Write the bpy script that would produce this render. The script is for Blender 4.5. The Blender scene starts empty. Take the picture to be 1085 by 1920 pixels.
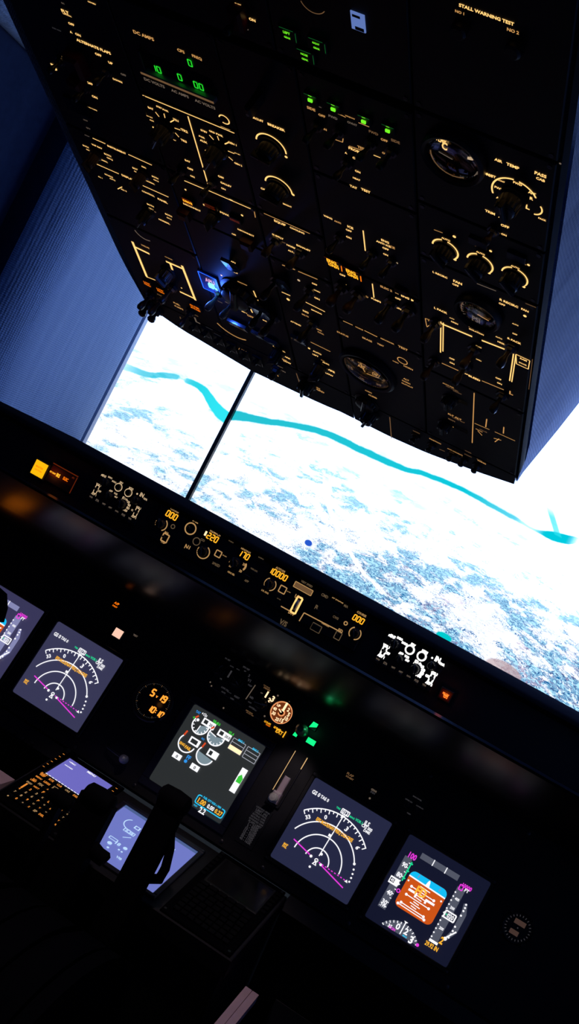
import bpy, bmesh, math, random
from mathutils import Matrix, Vector
random.seed(7)
C = bpy.context.scene.collection
SC = bpy.context.scene

# ---------------------------------------------------------------- camera, world, lights, exposure
FPX = 2161.0
CAMX, CAMY, CAMZ = 0.5928, -2.1893, 1.5521
RX = Vector((0.8434859661282856, 0.2801551549833821, 0.4583061357661163))
RD = Vector((0.44791724998090704, 0.10409109977887712, -0.8879950338354182))
RF = Vector((-0.2964819760359377, 0.9542945730135224, -0.03768694472578939))
CAM = Vector((CAMX, CAMY, CAMZ))
cd = bpy.data.cameras.new('camera')
cam = bpy.data.objects.new('camera', cd)
C.objects.link(cam)
cd.sensor_fit = 'VERTICAL'
cd.sensor_height = 24.0
cd.lens = FPX / 1920.0 * 24.0
cd.clip_start = 0.02
mw = Matrix((( RX.x, -RD.x, -RF.x, CAM.x), (RX.y, -RD.y, -RF.y, CAM.y), (RX.z, -RD.z, -RF.z, CAM.z), (0, 0, 0, 1)))
cam.matrix_world = mw
SC.camera = cam
w = bpy.data.worlds.new('world')
SC.world = w
w.use_nodes = True
w.node_tree.nodes['Background'].inputs[0].default_value = (0.25, 0.4, 1.0, 1)
w.node_tree.nodes['Background'].inputs[1].default_value = 0.0018
vs = SC.view_settings
SC.display_settings.display_device = 'sRGB'
vs.view_transform = 'Standard'
vs.look = 'None'
vs.exposure = 0.0
vs.gamma = 1.0
vs.use_curve_mapping = False
SC.cycles.use_denoising = True
SC.cycles.max_bounces = 6
SC.cycles.sample_clamp_indirect = 4.0

def lamp(name, typ, loc, energy, color, aim=None, size=0.05, spot=60, blend=0.8):
    l = bpy.data.lights.new(name, typ)
    l.energy = energy
    l.color = color
    if typ == 'SPOT':
        l.spot_size = math.radians(spot)
        l.spot_blend = blend
        l.shadow_soft_size = size
    elif typ == 'POINT':
        l.shadow_soft_size = size
    elif typ == 'AREA':
        l.size = size
    o = bpy.data.objects.new(name, l)
    C.objects.link(o)
    o.location = loc
    if aim is not None:
        o.rotation_euler = (Vector(aim) - Vector(loc)).to_track_quat('-Z', 'Y').to_euler()
    return o
# unseen fill light added above the pedestal to brighten the pale rails
lamp('rail_fill_light', 'SPOT', (0.0, -0.64, 1.69), 6.5, (1.0, 0.76, 0.76), (0.0, -0.52, 0.7), 0.02, 66, 0.35)

lamp('lever_fill_light', 'SPOT', (0.20, -0.19, 1.255), 1.3, (1.0, 0.80, 0.84), (0.150, 0.005, 0.985), 0.01, 26, 0.7)  # added fill aimed at the gear lever, no fitting seen under the glareshield

# ---------------------------------------------------------------- materials
def lin(c):
    r = []
    for x in c:
        x /= 255.0
        r.append(x / 12.92 if x <= 0.04045 else ((x + 0.055) / 1.055) ** 2.4)
    return tuple(r)
MATS = {}
def mat(name, col, rough=0.5, metal=0.0, spec=0.5, noise=0.0, nscale=40.0, bump=0.0):
    if name in MATS: return name
    m = bpy.data.materials.new(name)
    m.use_nodes = True
    nt = m.node_tree
    b = nt.nodes['Principled BSDF']
    b.inputs['Base Color'].default_value = (*col, 1)
    b.inputs['Roughness'].default_value = rough
    b.inputs['Metallic'].default_value = metal
    b.inputs['Specular IOR Level'].default_value = spec
    if noise or bump:
        tc = nt.nodes.new('ShaderNodeTexCoord')
        nz = nt.nodes.new('ShaderNodeTexNoise')
        nz.inputs['Scale'].default_value = nscale
        nz.inputs['Detail'].default_value = 4
        nt.links.new(tc.outputs['Object'], nz.inputs['Vector'])
        if noise:
            r = nt.nodes.new('ShaderNodeMixRGB')
            r.inputs[1].default_value = (*[c * (1 - noise) for c in col], 1)
            r.inputs[2].default_value = (*[min(1, c * (1 + noise)) for c in col], 1)
            nt.links.new(nz.outputs['Fac'], r.inputs[0])
            nt.links.new(r.outputs[0], b.inputs['Base Color'])
        if bump:
            bp = nt.nodes.new('ShaderNodeBump')
            bp.inputs['Strength'].default_value = bump
            bp.inputs['Distance'].default_value = 0.002
            nt.links.new(nz.outputs['Fac'], bp.inputs['Height'])
            nt.links.new(bp.outputs[0], b.inputs['Normal'])
    MATS[name] = m
    return name
def emi(name, rgb, s=1.0, sample=False):
    if name in MATS: return name
    m = bpy.data.materials.new(name)
    m.use_nodes = True
    nt = m.node_tree
    b = nt.nodes['Principled BSDF']
    l = lin(rgb)
    b.inputs['Base Color'].default_value = (*[c * 0.1 + 0.005 for c in l], 1)
    b.inputs['Emission Color'].default_value = (*l, 1)
    b.inputs['Emission Strength'].default_value = s
    b.inputs['Roughness'].default_value = 0.4
    if not sample:
        try: m.cycles.emission_sampling = 'NONE'
        except Exception: pass
    MATS[name] = m
    return name
mat('panel_black', (0.010, 0.011, 0.014), 0.5, 0, 0.4, 0.25, 60, 0.15)
mat('panel_edge', (0.016, 0.017, 0.022), 0.45)
mat('console_black', (0.008, 0.009, 0.012), 0.6)
mat('mip_grey', (0.009, 0.009, 0.012), 0.55, 0, 0.35, 0.3, 50, 0.15)
mat('vinyl_black', (0.004, 0.0045, 0.007), 0.9, 0, 0.0, 0.3, 180, 0.4)
mat('underside_black', (0.006, 0.006, 0.008), 0.27, 0, 0.2)
mat('shaded_cloth', (0.012, 0.020, 0.050), 0.95, 0, 0.05, 0.3, 60, 0.3)
mat('gloss_black', (0.006, 0.006, 0.008), 0.16, 0, 0.5)
mat('knob_black', (0.014, 0.013, 0.014), 0.38)
mat('knob_brown', (0.075, 0.030, 0.012), 0.4)
mat('knob_white', (0.5, 0.48, 0.45), 0.4)
mat('guard_red', (0.12, 0.006, 0.005), 0.4)
mat('steel', (0.42, 0.42, 0.45), 0.32, 1.0)
mat('dark_steel', (0.12, 0.12, 0.14), 0.35, 1.0)
mat('brass', (0.35, 0.25, 0.16), 0.4, 0.6)
mat('bezel_navy', (0.012, 0.014, 0.030), 0.4)
mat('bezel_black', (0.006, 0.006, 0.008), 0.45)
mat('floor_black', (0.006, 0.006, 0.008), 0.7, 0, 0.3, 0.4, 30, 0.3)
mat('lever_black', (0.002, 0.002, 0.003), 0.8, 0, 0.05)
mat('quadrant_black', (0.0015, 0.0015, 0.0025), 0.8, 0, 0.03)
mat('lamplit_blue', (0.035, 0.045, 0.10), 0.4)
mat('grey_plastic', (0.22, 0.22, 0.24), 0.4)
mat('rail_pink', (0.66, 0.46, 0.48), 0.5, 0, 0.4, 0.15, 25, 0.1)
mat('white_trim', (0.42, 0.48, 0.62), 0.45)
mat('placard_grey', (0.30, 0.32, 0.40), 0.4, 0.3)
mat('dial_black', (0.010, 0.010, 0.012), 0.3)
emi('amber', (255, 200, 118), 1.35)
emi('amber_dim', (205, 150, 86), 1.0)
emi('amber_faint', (120, 88, 58), 0.8)
emi('warm_grey', (120, 104, 90), 0.7)
emi('grey_faint', (62, 60, 64), 0.7)
emi('green', (40, 235, 50), 1.0)
emi('green_dim', (20, 120, 50), 0.7)
emi('lime', (120, 255, 40), 1.0)
emi('caution', (255, 120, 10), 1.1)
emi('caution_hot', (255, 176, 40), 1.6)
emi('caution_dim', (120, 40, 8), 0.6)
emi('master_yellow', (255, 186, 12), 1.05, True)
emi('red_hot', (255, 120, 40), 1.6)
emi('efis_white', (255, 252, 245), 1.5)
emi('efis_warm', (210, 180, 140), 0.95)
emi('mcp_warm', (205, 158, 100), 0.72)
emi('mcp_faint', (110, 90, 66), 0.7)
emi('digit', (255, 178, 40), 1.15)
emi('digit_back', (120, 62, 4), 0.7)
emi('clock_hot', (255, 150, 50), 1.5)
emi('flap_lit', (255, 212, 165), 1.5)
emi('flap_ring', (230, 150, 95), 1.2)
emi('gear_green', (20, 255, 130), 1.3, True)
emi('gear_green_dim', (10, 110, 50), 0.6)
emi('s_white', (245, 245, 250), 1.1)
emi('s_grey', (176, 178, 190), 0.9)
emi('s_tape', (92, 96, 112), 0.8)
emi('s_lav', (140, 142, 188), 0.9)
emi('s_cyan', (40, 205, 255), 1.0)
emi('s_sky', (20, 190, 245), 1.0)
emi('s_earth', (205, 84, 22), 1.0)
emi('s_mag', (235, 60, 225), 1.0)
emi('s_green', (30, 220, 150), 1.0)
emi('s_green2', (60, 200, 60), 1.0)
emi('s_yel', (250, 180, 50), 1.1)
emi('s_blue', (50, 150, 235), 1.0)
emi('s_slate', (130, 150, 160), 0.9)
emi('s_red', (230, 80, 40), 0.9)
emi('bg_nd_right', (38, 41, 68), 0.95, True)
emi('bg_nd_left', (58, 58, 88), 0.95, True)
emi('bg_pfd_right', (20, 23, 44), 0.95, True)
emi('bg_pfd_left', (58, 56, 90), 0.95, True)
emi('bg_eng', (44, 47, 48), 0.95, True)
emi('bg_lower', (112, 122, 200), 0.95, True)
emi('bg_cdu', (112, 108, 196), 0.95, True)
emi('key_amber', (235, 140, 50), 0.95)
emi('key_warm', (190, 150, 100), 0.8)
emi('blue_led', (30, 90, 255), 3.0, True)
emi('cyan_led', (110, 225, 255), 2.2)
emi('lcd_lav', (138, 150, 205), 0.8)
emi('lcd_blue', (96, 120, 180), 0.6)
emi('card_glow_blue', (98, 124, 190), 0.9)
emi('bg_dim_blue', (20, 24, 60), 0.5)

def glass_mat(name):
    m = bpy.data.materials.new(name)
    m.use_nodes = True
    b = m.node_tree.nodes['Principled BSDF']
    b.inputs['Base Color'].default_value = (0.95, 0.96, 1, 1)
    b.inputs['Roughness'].default_value = 0.03
    b.inputs['Transmission Weight'].default_value = 1.0
    b.inputs['IOR'].default_value = 1.3
    MATS[name] = m
glass_mat('lens_glass')
def cloth_mat():
    m = bpy.data.materials.new('blue_cloth')
    m.use_nodes = True
    nt = m.node_tree
    N, L = nt.nodes, nt.links
    b = N['Principled BSDF']
    b.inputs['Roughness'].default_value = 0.9
    b.inputs['Specular IOR Level'].default_value = 0.15
    b.inputs['Sheen Weight'].default_value = 0.15
    tc = N.new('ShaderNodeTexCoord')
    def wave(rot, sc):
        mp = N.new('ShaderNodeMapping')
        mp.inputs['Rotation'].default_value = rot
        L.new(tc.outputs['Object'], mp.inputs['Vector'])
        wv = N.new('ShaderNodeTexWave')
        wv.wave_type = 'BANDS'
        wv.inputs['Scale'].default_value = sc
        wv.inputs['Distortion'].default_value = 1.5
        wv.inputs['Detail'].default_value = 2
        wv.inputs['Detail Scale'].default_value = 3
        L.new(mp.outputs[0], wv.inputs['Vector'])
        return wv
    w1 = wave((0, 0, math.radians(90)), 70)
    w2 = wave((0, math.radians(90), 0), 70)
    nz = N.new('ShaderNodeTexNoise')
    nz.inputs['Scale'].default_value = 320
    nz.inputs['Detail'].default_value = 3
    L.new(tc.outputs['Object'], nz.inputs['Vector'])
    n2 = N.new('ShaderNodeTexNoise')
    mp = N.new('ShaderNodeMapping')
    mp.inputs['Scale'].default_value = (14, 14, 2.0)
    L.new(tc.outputs['Object'], mp.inputs['Vector'])
    L.new(mp.outputs[0], n2.inputs['Vector'])
    n2.inputs['Scale'].default_value = 1.3
    n2.inputs['Detail'].default_value = 5
    a = N.new('ShaderNodeMath'); a.operation = 'ADD'
    L.new(w1.outputs['Fac'], a.inputs[0]); L.new(w2.outputs['Fac'], a.inputs[1])
    a2 = N.new('ShaderNodeMath'); a2.operation = 'ADD'
    L.new(a.outputs[0], a2.inputs[0]); L.new(nz.outputs['Fac'], a2.inputs[1])
    mx = N.new('ShaderNodeMixRGB')
    mx.inputs[1].default_value = (0.115, 0.185, 0.36, 1)
    mx.inputs[2].default_value = (0.19, 0.28, 0.48, 1)
    mr = N.new('ShaderNodeMapRange')
    mr.inputs[1].default_value = 0.4; mr.inputs[2].default_value = 2.2
    L.new(a2.outputs[0], mr.inputs[0])
    L.new(mr.outputs[0], mx.inputs[0])
    L.new(mx.outputs[0], b.inputs['Base Color'])
    bp = N.new('ShaderNodeBump'); bp.inputs['Strength'].default_value = 0.5; bp.inputs['Distance'].default_value = 0.0012
    L.new(a2.outputs[0], bp.inputs['Height'])
    bp2 = N.new('ShaderNodeBump'); bp2.inputs['Strength'].default_value = 0.55; bp2.inputs['Distance'].default_value = 0.015
    L.new(n2.outputs['Fac'], bp2.inputs['Height'])
    L.new(bp.outputs[0], bp2.inputs['Normal'])
    L.new(bp2.outputs[0], b.inputs['Normal'])
    MATS['blue_cloth'] = m
cloth_mat()

# the picture shown by the outside-view screens (x, z are the screen's own axes in metres)
RIVER_L = [(-0.90,1.590,.004,.2),(-0.844,1.579,.010,.35),(-0.796,1.581,.0085,.75),(-0.754,1.587,.0080,.9),(-0.711,1.604,.0080,.9),(-0.672,1.616,.0065,.9),(-0.660,1.618,.0015,.3),(-0.648,1.619,.0065,.9),(-0.61,1.620,.0085,1),(-0.569,1.604,.013,1),(-0.528,1.586,.0155,1),(-0.494,1.579,.015,1)]
RIVER_R = [(-0.494,1.592,.014,1),(-0.478,1.598,.013,1),(-0.419,1.614,.0095,1),(-0.324,1.642,.008,1),(-0.241,1.658,.0085,1),(-0.147,1.660,.0085,1),(-0.043,1.665,.0075,1),(0.02,1.677,.0065,1),(0.114,1.683,.006,1),(0.19,1.680,.0055,.95),(0.25,1.677,.005,.9),(0.285,1.674,.0025,.6),(0.323,1.677,.007,1),(0.376,1.687,.012,1),(0.41,1.70,.002,.2),(0.5,1.72,.001,0.1)]
def screen_mat(name, river, spur, ox, oz):
    m = bpy.data.materials.new(name)
    m.use_nodes = True
    nt = m.node_tree
    N, L = nt.nodes, nt.links
    N.remove(N['Principled BSDF'])
    em = N.new('ShaderNodeEmission')
    L.new(em.outputs[0], N['Material Output'].inputs['Surface'])
    tc = N.new('ShaderNodeTexCoord')
    sp = N.new('ShaderNodeSeparateXYZ')
    L.new(tc.outputs['Object'], sp.inputs[0])
    def M(op, a, b=None, c=None, clamp=False):
        n = N.new('ShaderNodeMath'); n.operation = op; n.use_clamp = clamp
        for i, v in enumerate((a, b, c)):
            if v is None: continue
            if isinstance(v, (int, float)): n.inputs[i].default_value = v
            else: L.new(v, n.inputs[i])
        return n.outputs[0]
    X = M('ADD', sp.outputs['X'], ox)
    Z = M('ADD', sp.outputs['Z'], oz)
    def sstep(v, lo, hi):
        n = N.new('ShaderNodeMapRange'); n.interpolation_type = 'SMOOTHSTEP'
        n.inputs[1].default_value = lo; n.inputs[2].default_value = hi
        L.new(v, n.inputs[0])
        return n.outputs[0]
    def curve(inp, pts, k, lo, hi):
        n = N.new('ShaderNodeFloatCurve')
        c = n.mapping.curves[0]
        x0, x1 = -1.0, 1.0
        P = [((p[0] - x0) / (x1 - x0), (p[k] - lo) / (hi - lo)) for p in pts]
        c.points[0].location = P[0]; c.points[1].location = P[-1]
        for p in P[1:-1]: c.points.new(*p)
        n.mapping.extend = 'HORIZONTAL'
        n.mapping.update()
        L.new(M('MULTIPLY_ADD', inp, 0.5, 0.5), n.inputs['Value'])
        return M('MULTIPLY_ADD', n.outputs[0], hi - lo, lo)
    def noise(vec, sc, det=6, rough=0.6, dist=0.0):
        n = N.new('ShaderNodeTexNoise')
        n.inputs['Scale'].default_value = sc; n.inputs['Detail'].default_value = det
        n.inputs['Roughness'].default_value = rough; n.inputs['Distortion'].default_value = dist
        L.new(vec, n.inputs['Vector'])
        return n.outputs['Fac']
    def mix(f, a, b):
        n = N.new('ShaderNodeMixRGB')
        L.new(f, n.inputs[0])
        for i, v in ((1, a), (2, b)):
            if isinstance(v, tuple): n.inputs[i].default_value = (*v, 1)
            else: L.new(v, n.inputs[i])
        return n.outputs[0]
    # ground coordinates: rows get closer together towards the horizon
    D = M('SUBTRACT', 2.05, Z)
    gy = M('DIVIDE', 1.0, D)
    gx = M('DIVIDE', X, D)
    cb = N.new('ShaderNodeCombineXYZ')
    L.new(gx, cb.inputs[0]); L.new(M('MULTIPLY', gy, 1.4), cb.inputs[1])
    G = cb.outputs[0]
    big = noise(G, 3.4, 5, 0.6, 0.3)
    mid = noise(G, 11.0, 8, 0.68, 0.6)
    fine = noise(G, 52.0, 4, 0.7, 0.9)
    low = M('SUBTRACT', 1.0, sstep(Z, 1.36, 1.66))      # 1 at the bottom of the picture, 0 high up
    right = sstep(X, -0.75, 0.5)
    amt = M('MULTIPLY', low, M('MULTIPLY_ADD', right, 0.65, 0.35))
    base = mix(sstep(Z, 1.4, 1.72), (1.10, 1.18, 1.32), (1.35, 1.75, 2.7))
    base = mix(M('MULTIPLY', sstep(X, 0.25, 0.7), sstep(Z, 1.5, 1.75)), base, (9.5, 13.5, 25.0))  # upper right boosted far past white to light the console's side lining
    # pale cyan fields
    cl = sstep(M('ADD', M('MULTIPLY_ADD', big, 0.45, M('MULTIPLY', mid, 0.55)), M('MULTIPLY', amt, 0.09)), 0.55, 0.60)
    f1 = M('MULTIPLY', sstep(M('ADD', big, M('MULTIPLY', amt, 0.10)), 0.50, 0.58), sstep(mid, 0.43, 0.54))
    f1 = M('MULTIPLY', f1, M('MULTIPLY', M('SUBTRACT', 1.0, sstep(Z, 1.60, 1.70)), M('MULTIPLY_ADD', cl, 0.45, 0.25)))
    c1 = mix(M('MULTIPLY', f1, 0.85), base, (0.07, 0.68, 1.0))
    # blue speckled woodland and roads
    edge = M('ABSOLUTE', M('SUBTRACT', mid, 0.5))
    fine2 = noise(G, 58.0, 2, 0.55, 0.8)
    cl2 = sstep(M('ADD', M('MULTIPLY_ADD', big, 0.4, M('MULTIPLY', mid, 0.6)), M('MULTIPLY', amt, 0.08)), 0.51, 0.57)
    ol = M('MULTIPLY', M('SUBTRACT', 1.0, sstep(M('ABSOLUTE', M('SUBTRACT', fine2, 0.52)), 0.014, 0.034)), cl2)
    fl = M('MULTIPLY', sstep(fine2, 0.53, 0.56), cl)
    ln = M('SUBTRACT', 1.0, sstep(edge, 0.0, 0.012))
    ln = M('MULTIPLY', ln, sstep(fine, 0.40, 0.52))
    spk = M('MULTIPLY', sstep(fine, 0.54, 0.575), cl)
    dk = M('MULTIPLY', M('MAXIMUM', M('MULTIPLY', ln, 0.45), M('MAXIMUM', M('MULTIPLY', ol, 1.0), M('MULTIPLY', fl, 0.4))), M('MULTIPLY_ADD', amt, 1.15, 0.28), None, True)
    dk = M('MULTIPLY', dk, M('SUBTRACT', 1.0, sstep(Z, 1.57, 1.64)))
    c2 = mix(dk, c1, (0.0, 0.14, 0.40))
    spk2 = M('MULTIPLY', sstep(fine, 0.54, 0.60), sstep(M('ADD', big, M('MULTIPLY', amt, 0.14)), 0.56, 0.66))
    c2 = mix(M('MULTIPLY', spk2, M('MULTIPLY', amt, 0.8)), c2, (0.03, 0.05, 0.22))
    # reddish roofs low on the right
    rz = M('MULTIPLY', sstep(noise(G, 9.0, 4, 0.6, 0.2), 0.555, 0.63), M('MULTIPLY', sstep(fine, 0.44, 0.56), M('MULTIPLY', sstep(X, -0.05, 0.25), M('SUBTRACT', 1.0, sstep(Z, 1.42, 1.54)))))
    c2 = mix(M('MULTIPLY', rz, 0.42), c2, (0.62, 0.30, 0.42))
    # haze just above the river
    hz = M('MULTIPLY', sstep(noise(G, 5.0, 4, 0.6), 0.5, 0.68), M('MULTIPLY', sstep(Z, 1.55, 1.60), M('SUBTRACT', 1.0, sstep(Z, 1.66, 1.74))))
    c2 = mix(M('MULTIPLY', hz, 0.55), c2, (0.50, 0.90, 1.0))
    # the river
    zc = curve(X, river, 1, 1.5, 1.8)
    hw = curve(X, river, 2, 0.0, 0.03)
    al = curve(X, river, 3, 0.0, 1.2)
    wob = M('MULTIPLY', M('SUBTRACT', noise(tc.outputs['Object'], 30.0, 3), 0.5), 0.006)
    dist = M('ABSOLUTE', M('SUBTRACT', M('ADD', Z, wob), zc))
    rv = M('SUBTRACT', 1.0, sstep(M('SUBTRACT', dist, hw), -0.0022, 0.0022))
    rv = M('MULTIPLY', rv, al, None, True)
    rc = mix(sstep(X, -0.45, 0.3), (0.02, 0.55, 0.66), (0.0, 0.60, 0.74)) if spur else mix(sstep(X, -0.7, -0.52), (0.02, 0.60, 0.74), (0.03, 0.80, 0.92))
    c3 = mix(rv, c2, rc)
    if spur:
        # side arm of the river at the right, a white road, a blue lake and a teal pool
        t = M('SUBTRACT', Z, 1.687)
        xs = M('SUBTRACT', 0.352, M('MULTIPLY', t, 0.95))
        sd = M('ABSOLUTE', M('SUBTRACT', X, xs))
        sv = M('MULTIPLY', M('SUBTRACT', 1.0, sstep(sd, 0.006, 0.012)), M('MULTIPLY', sstep(t, -0.004, 0.0), M('SUBTRACT', 1.0, sstep(t, 0.03, 0.06))))
        c3 = mix(M('MULTIPLY', sv, 0.9), c3, (0.02, 0.74, 0.86))
        rd = M('ADD', -0.115, M('ADD', M('MULTIPLY', M('SUBTRACT', 1.464, Z), 1.35), M('MULTIPLY', M('POWER', M('MULTIPLY', M('SUBTRACT', Z, 1.464), M('SUBTRACT', Z, 1.464)), 1.0), 5.0)))
        rr = M('MULTIPLY', M('SUBTRACT', 1.0, sstep(M('ABSOLUTE', M('SUBTRACT', X, rd)), 0.007, 0.011)), M('SUBTRACT', 1.0, sstep(Z, 1.54, 1.58)))
        rr = M('MULTIPLY', rr, sstep(Z, 1.385, 1.40))
        c3 = mix(rr, c3, (1.1, 1.2, 1.3))
        def blob(x, z, ax, az):
            a = M('DIVIDE', M('SUBTRACT', X, x), ax); b = M('DIVIDE', M('SUBTRACT', Z, z), az)
            d = M('ADD', M('MULTIPLY', a, a), M('MULTIPLY', b, b))
            return M('SUBTRACT', 1.0, sstep(d, 0.75, 1.2))
        c3 = mix(blob(-0.164, 1.401, 0.010, 0.0075), c3, (0.02, 0.10, 0.62))
        c3 = mix(blob(0.231, 1.358, 0.020, 0.009), c3, (0.0, 0.60, 0.62))
        c3 = mix(M('MULTIPLY', blob(0.385, 1.355, 0.045, 0.02), 0.75), c3, (0.55, 0.36, 0.36))
    L.new(c3, em.inputs['Color'])
    em.inputs['Strength'].default_value = 1.0
    MATS[name] = m
WEST_X, EAST_X, MON_Y, MON_Z = -1.23, 0.25, 0.5, 1.20
screen_mat('outside_view_west', RIVER_L, False, WEST_X, MON_Z)
screen_mat('outside_view_east', RIVER_R, True, EAST_X, MON_Z)
# ---------------------------------------------------------------- builders
class Plane:
    def __init__(s, O, v):
        s.O = Vector(O); s.u = Vector((1, 0, 0)); s.v = Vector(v).normalized(); s.n = s.u.cross(s.v)
    def at(s, px, py):
        d = RX * ((px - 542.5) / FPX) + RD * ((py - 960.0) / FPX) + RF
        t = (s.O - CAM).dot(s.n) / d.dot(s.n)
        r = CAM + d * t - s.O
        return r.dot(s.u), r.dot(s.v)
    def pt(s, a, b, h=0.0): return s.O + s.u * a + s.v * b + s.n * h
    def frame(s, a, b, h=0.0):
        p = s.pt(a, b, h)
        return Matrix(((s.u.x, s.v.x, s.n.x, p.x), (s.u.y, s.v.y, s.n.y, p.y), (s.u.z, s.v.z, s.n.z, p.z), (0, 0, 0, 1)))
    def mpp(s, px, py):            # metres per pixel along the plane's horizontal
        a = s.pt(*s.at(px, py)); b = a + s.u * 0.01
        def pj(X):
            c = X - CAM; z = c.dot(RF)
            return FPX * c.dot(RX) / z, FPX * c.dot(RD) / z
        x0, y0 = pj(a); x1, y1 = pj(b)
        return 0.01 / math.hypot(x1 - x0, y1 - y0)
T15 = math.radians(15.0)
TOV = math.radians(17.7275)
TPD = math.radians(17.3325)
MIP = Plane((0, 0, 0.95), (0, math.sin(T15), math.cos(T15)))
OVH = Plane((0, -0.4525, 1.6822), (0, -math.cos(TOV), math.sin(TOV)))
PED = Plane((0, -0.073, 0.815), (0, math.cos(TPD), math.sin(TPD)))
MCP = Plane((0, -0.20, 1.34), (0, 0, 1))

class MB:
    """collects shapes and links them as one mesh object"""
    def __init__(s):
        s.V = []; s.F = []; s.M = []; s.ms = []
    def mi(s, m):
        if m not in s.ms: s.ms.append(m)
        return s.ms.index(m)
    def raw(s, V, F, m, X=None):
        o = len(s.V); k = s.mi(m)
        for v in V: s.V.append(tuple(X @ Vector(v)) if X is not None else tuple(v))
        for f in F:
            s.F.append([i + o for i in f]); s.M.append(k)
        return s
    def box(s, x0, y0, z0, x1, y1, z1, m, c=0.0, X=None):
        """box, its +z edges chamfered by c"""
        if c <= 0:
            V = [(x0,y0,z0),(x1,y0,z0),(x1,y1,z0),(x0,y1,z0),(x0,y0,z1),(x1,y0,z1),(x1,y1,z1),(x0,y1,z1)]
            F = [(3,2,1,0),(4,5,6,7),(0,1,5,4),(1,2,6,5),(2,3,7,6),(3,0,4,7)]
        else:
            V = []
            for z, i in ((z0, 0), (z1 - c, 0), (z1, c)):
                V += [(x0+i,y0+i,z),(x1-i,y0+i,z),(x1-i,y1-i,z),(x0+i,y1-i,z)]
            F = [(3,2,1,0),(8,9,10,11)]
            for r in (0, 4):
                for i in range(4):
                    j = (i + 1) % 4
                    F.append((r+i, r+j, r+4+j, r+4+i))
        return s.raw(V, F, m, X)
    def lathe(s, prof, m, x=0, y=0, seg=28, X=None, a0=0, a1=2*math.pi):
        V = []; F = []
        full = abs(a1 - a0 - 2 * math.pi) < 1e-6
        n = seg if full else seg + 1
        for r, z in prof:
            for i in range(n):
                a = a0 + (a1 - a0) * i / seg
                V.append((x + r * math.cos(a), y + r * math.sin(a), z))
        for k in range(len(prof) - 1):
            for i in range(seg):
                j = (i + 1) % n
                F.append((k*n+i, k*n+j, (k+1)*n+j, (k+1)*n+i))
        if full:
            if prof[0][0] > 1e-6: F.append(tuple(range(n))[::-1])
            if prof[-1][0] > 1e-6: F.append(tuple((len(prof)-1)*n + i for i in range(n)))
        return s.raw(V, F, m, X)
    def cyl(s, x, y, z0, z1, r, m, r1=None, seg=20, X=None):
        r1 = r if r1 is None else r1
        return s.lathe([(r, z0), (r1, z1)], m, x, y, seg, X)
    def disc(s, x, y, z, r, m, seg=32, X=None):
        V = [(x + r*math.cos(2*math.pi*i/seg), y + r*math.sin(2*math.pi*i/seg), z) for i in range(seg)]
        return s.raw(V, [tuple(range(seg))], m, X)
    def arc(s, x, y, z, r, wd, a0, a1, m, seg=None, X=None):
        """flat band along an arc, degrees counter-clockwise"""
        seg = seg or max(6, int(abs(a1 - a0) / 7))
        V = []
        for i in range(seg + 1):
            a = math.radians(a0 + (a1 - a0) * i / seg)
            for q in (r - wd / 2, r + wd / 2): V.append((x + q*math.cos(a), y + q*math.sin(a), z))
        F = [(2*i, 2*i+1, 2*i+3, 2*i+2) if a1 > a0 else (2*i, 2*i+2, 2*i+3, 2*i+1) for i in range(seg)]
        return s.raw(V, F, m, X)
    def line(s, x0, y0, x1, y1, wd, z, m, X=None):
        d = Vector((x1-x0, y1-y0)); l = d.length
        if l < 1e-7: return s
        p = Vector((-d.y, d.x)) / l * wd / 2
        V = [(x0-p.x,y0-p.y,z),(x1-p.x,y1-p.y,z),(x1+p.x,y1+p.y,z),(x0+p.x,y0+p.y,z)]
        return s.raw(V, [(0,1,2,3)], m, X)
    def rect(s, x0, y0, x1, y1, z, m): return s.raw([(x0,y0,z),(x1,y0,z),(x1,y1,z),(x0,y1,z)], [(0,1,2,3)], m)
    def poly(s, P, z, m): return s.raw([(x,y,z) for x,y in P], [tuple(range(len(P)))], m)
    def rrect(s, x0, y0, x1, y1, r, z, m, z0=None):
        P = []
        for cx, cy, a in ((x1-r,y1-r,0),(x0+r,y1-r,90),(x0+r,y0+r,180),(x1-r,y0+r,270)):
            for i in range(5):
                t = math.radians(a + i*22.5); P.append((cx+r*math.cos(t), cy+r*math.sin(t)))
        n = len(P)
        V = [(x,y,z) for x,y in P]; F = [tuple(range(n))]
        if z0 is not None:
            V += [(x,y,z0) for x,y in P]
            F += [(n+i, n+(i+1)%n, (i+1)%n, i) for i in range(n)]
        return s.raw(V, F, m)
    def frame(s, x0, y0, x1, y1, wd, z, m):
        s.line(x0,y0,x1,y0,wd,z,m); s.line(x0,y1,x1,y1,wd,z,m); s.line(x0,y0,x0,y1,wd,z,m); s.line(x1,y0,x1,y1,wd,z,m)
        return s
    def prism(s, P, y0, y1, m, axis='x', X=None):
        """outline P extruded from y0 to y1 along axis x (P holds y, z)"""
        n = len(P)
        V = [(y0, a, b) for a, b in P] + [(y1, a, b) for a, b in P]
        F = [tuple(range(n))[::-1], tuple(n+i for i in range(n))] + [(i,(i+1)%n,n+(i+1)%n,n+i) for i in range(n)]
        return s.raw(V, F, m, X)
    def tube(s, P, r, m, seg=10, X=None):
        P = [Vector(p) for p in P]; V = []; F = []
        rs = r if isinstance(r, (list, tuple)) else [r] * len(P)
        up = Vector((0.13, 0.31, 0.94)).normalized()
        for i, p in enumerate(P):
            d = (P[min(i+1,len(P)-1)] - P[max(i-1,0)]).normalized()
            a = d.cross(up).normalized(); b = d.cross(a)
            for k in range(seg):
                t = 2*math.pi*k/seg; V.append(p + (a*math.cos(t) + b*math.sin(t)) * rs[i])
        for i in range(len(P)-1):
            for k in range(seg):
                j = (k+1) % seg; F.append((i*seg+k, i*seg+j, (i+1)*seg+j, (i+1)*seg+k))
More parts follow.
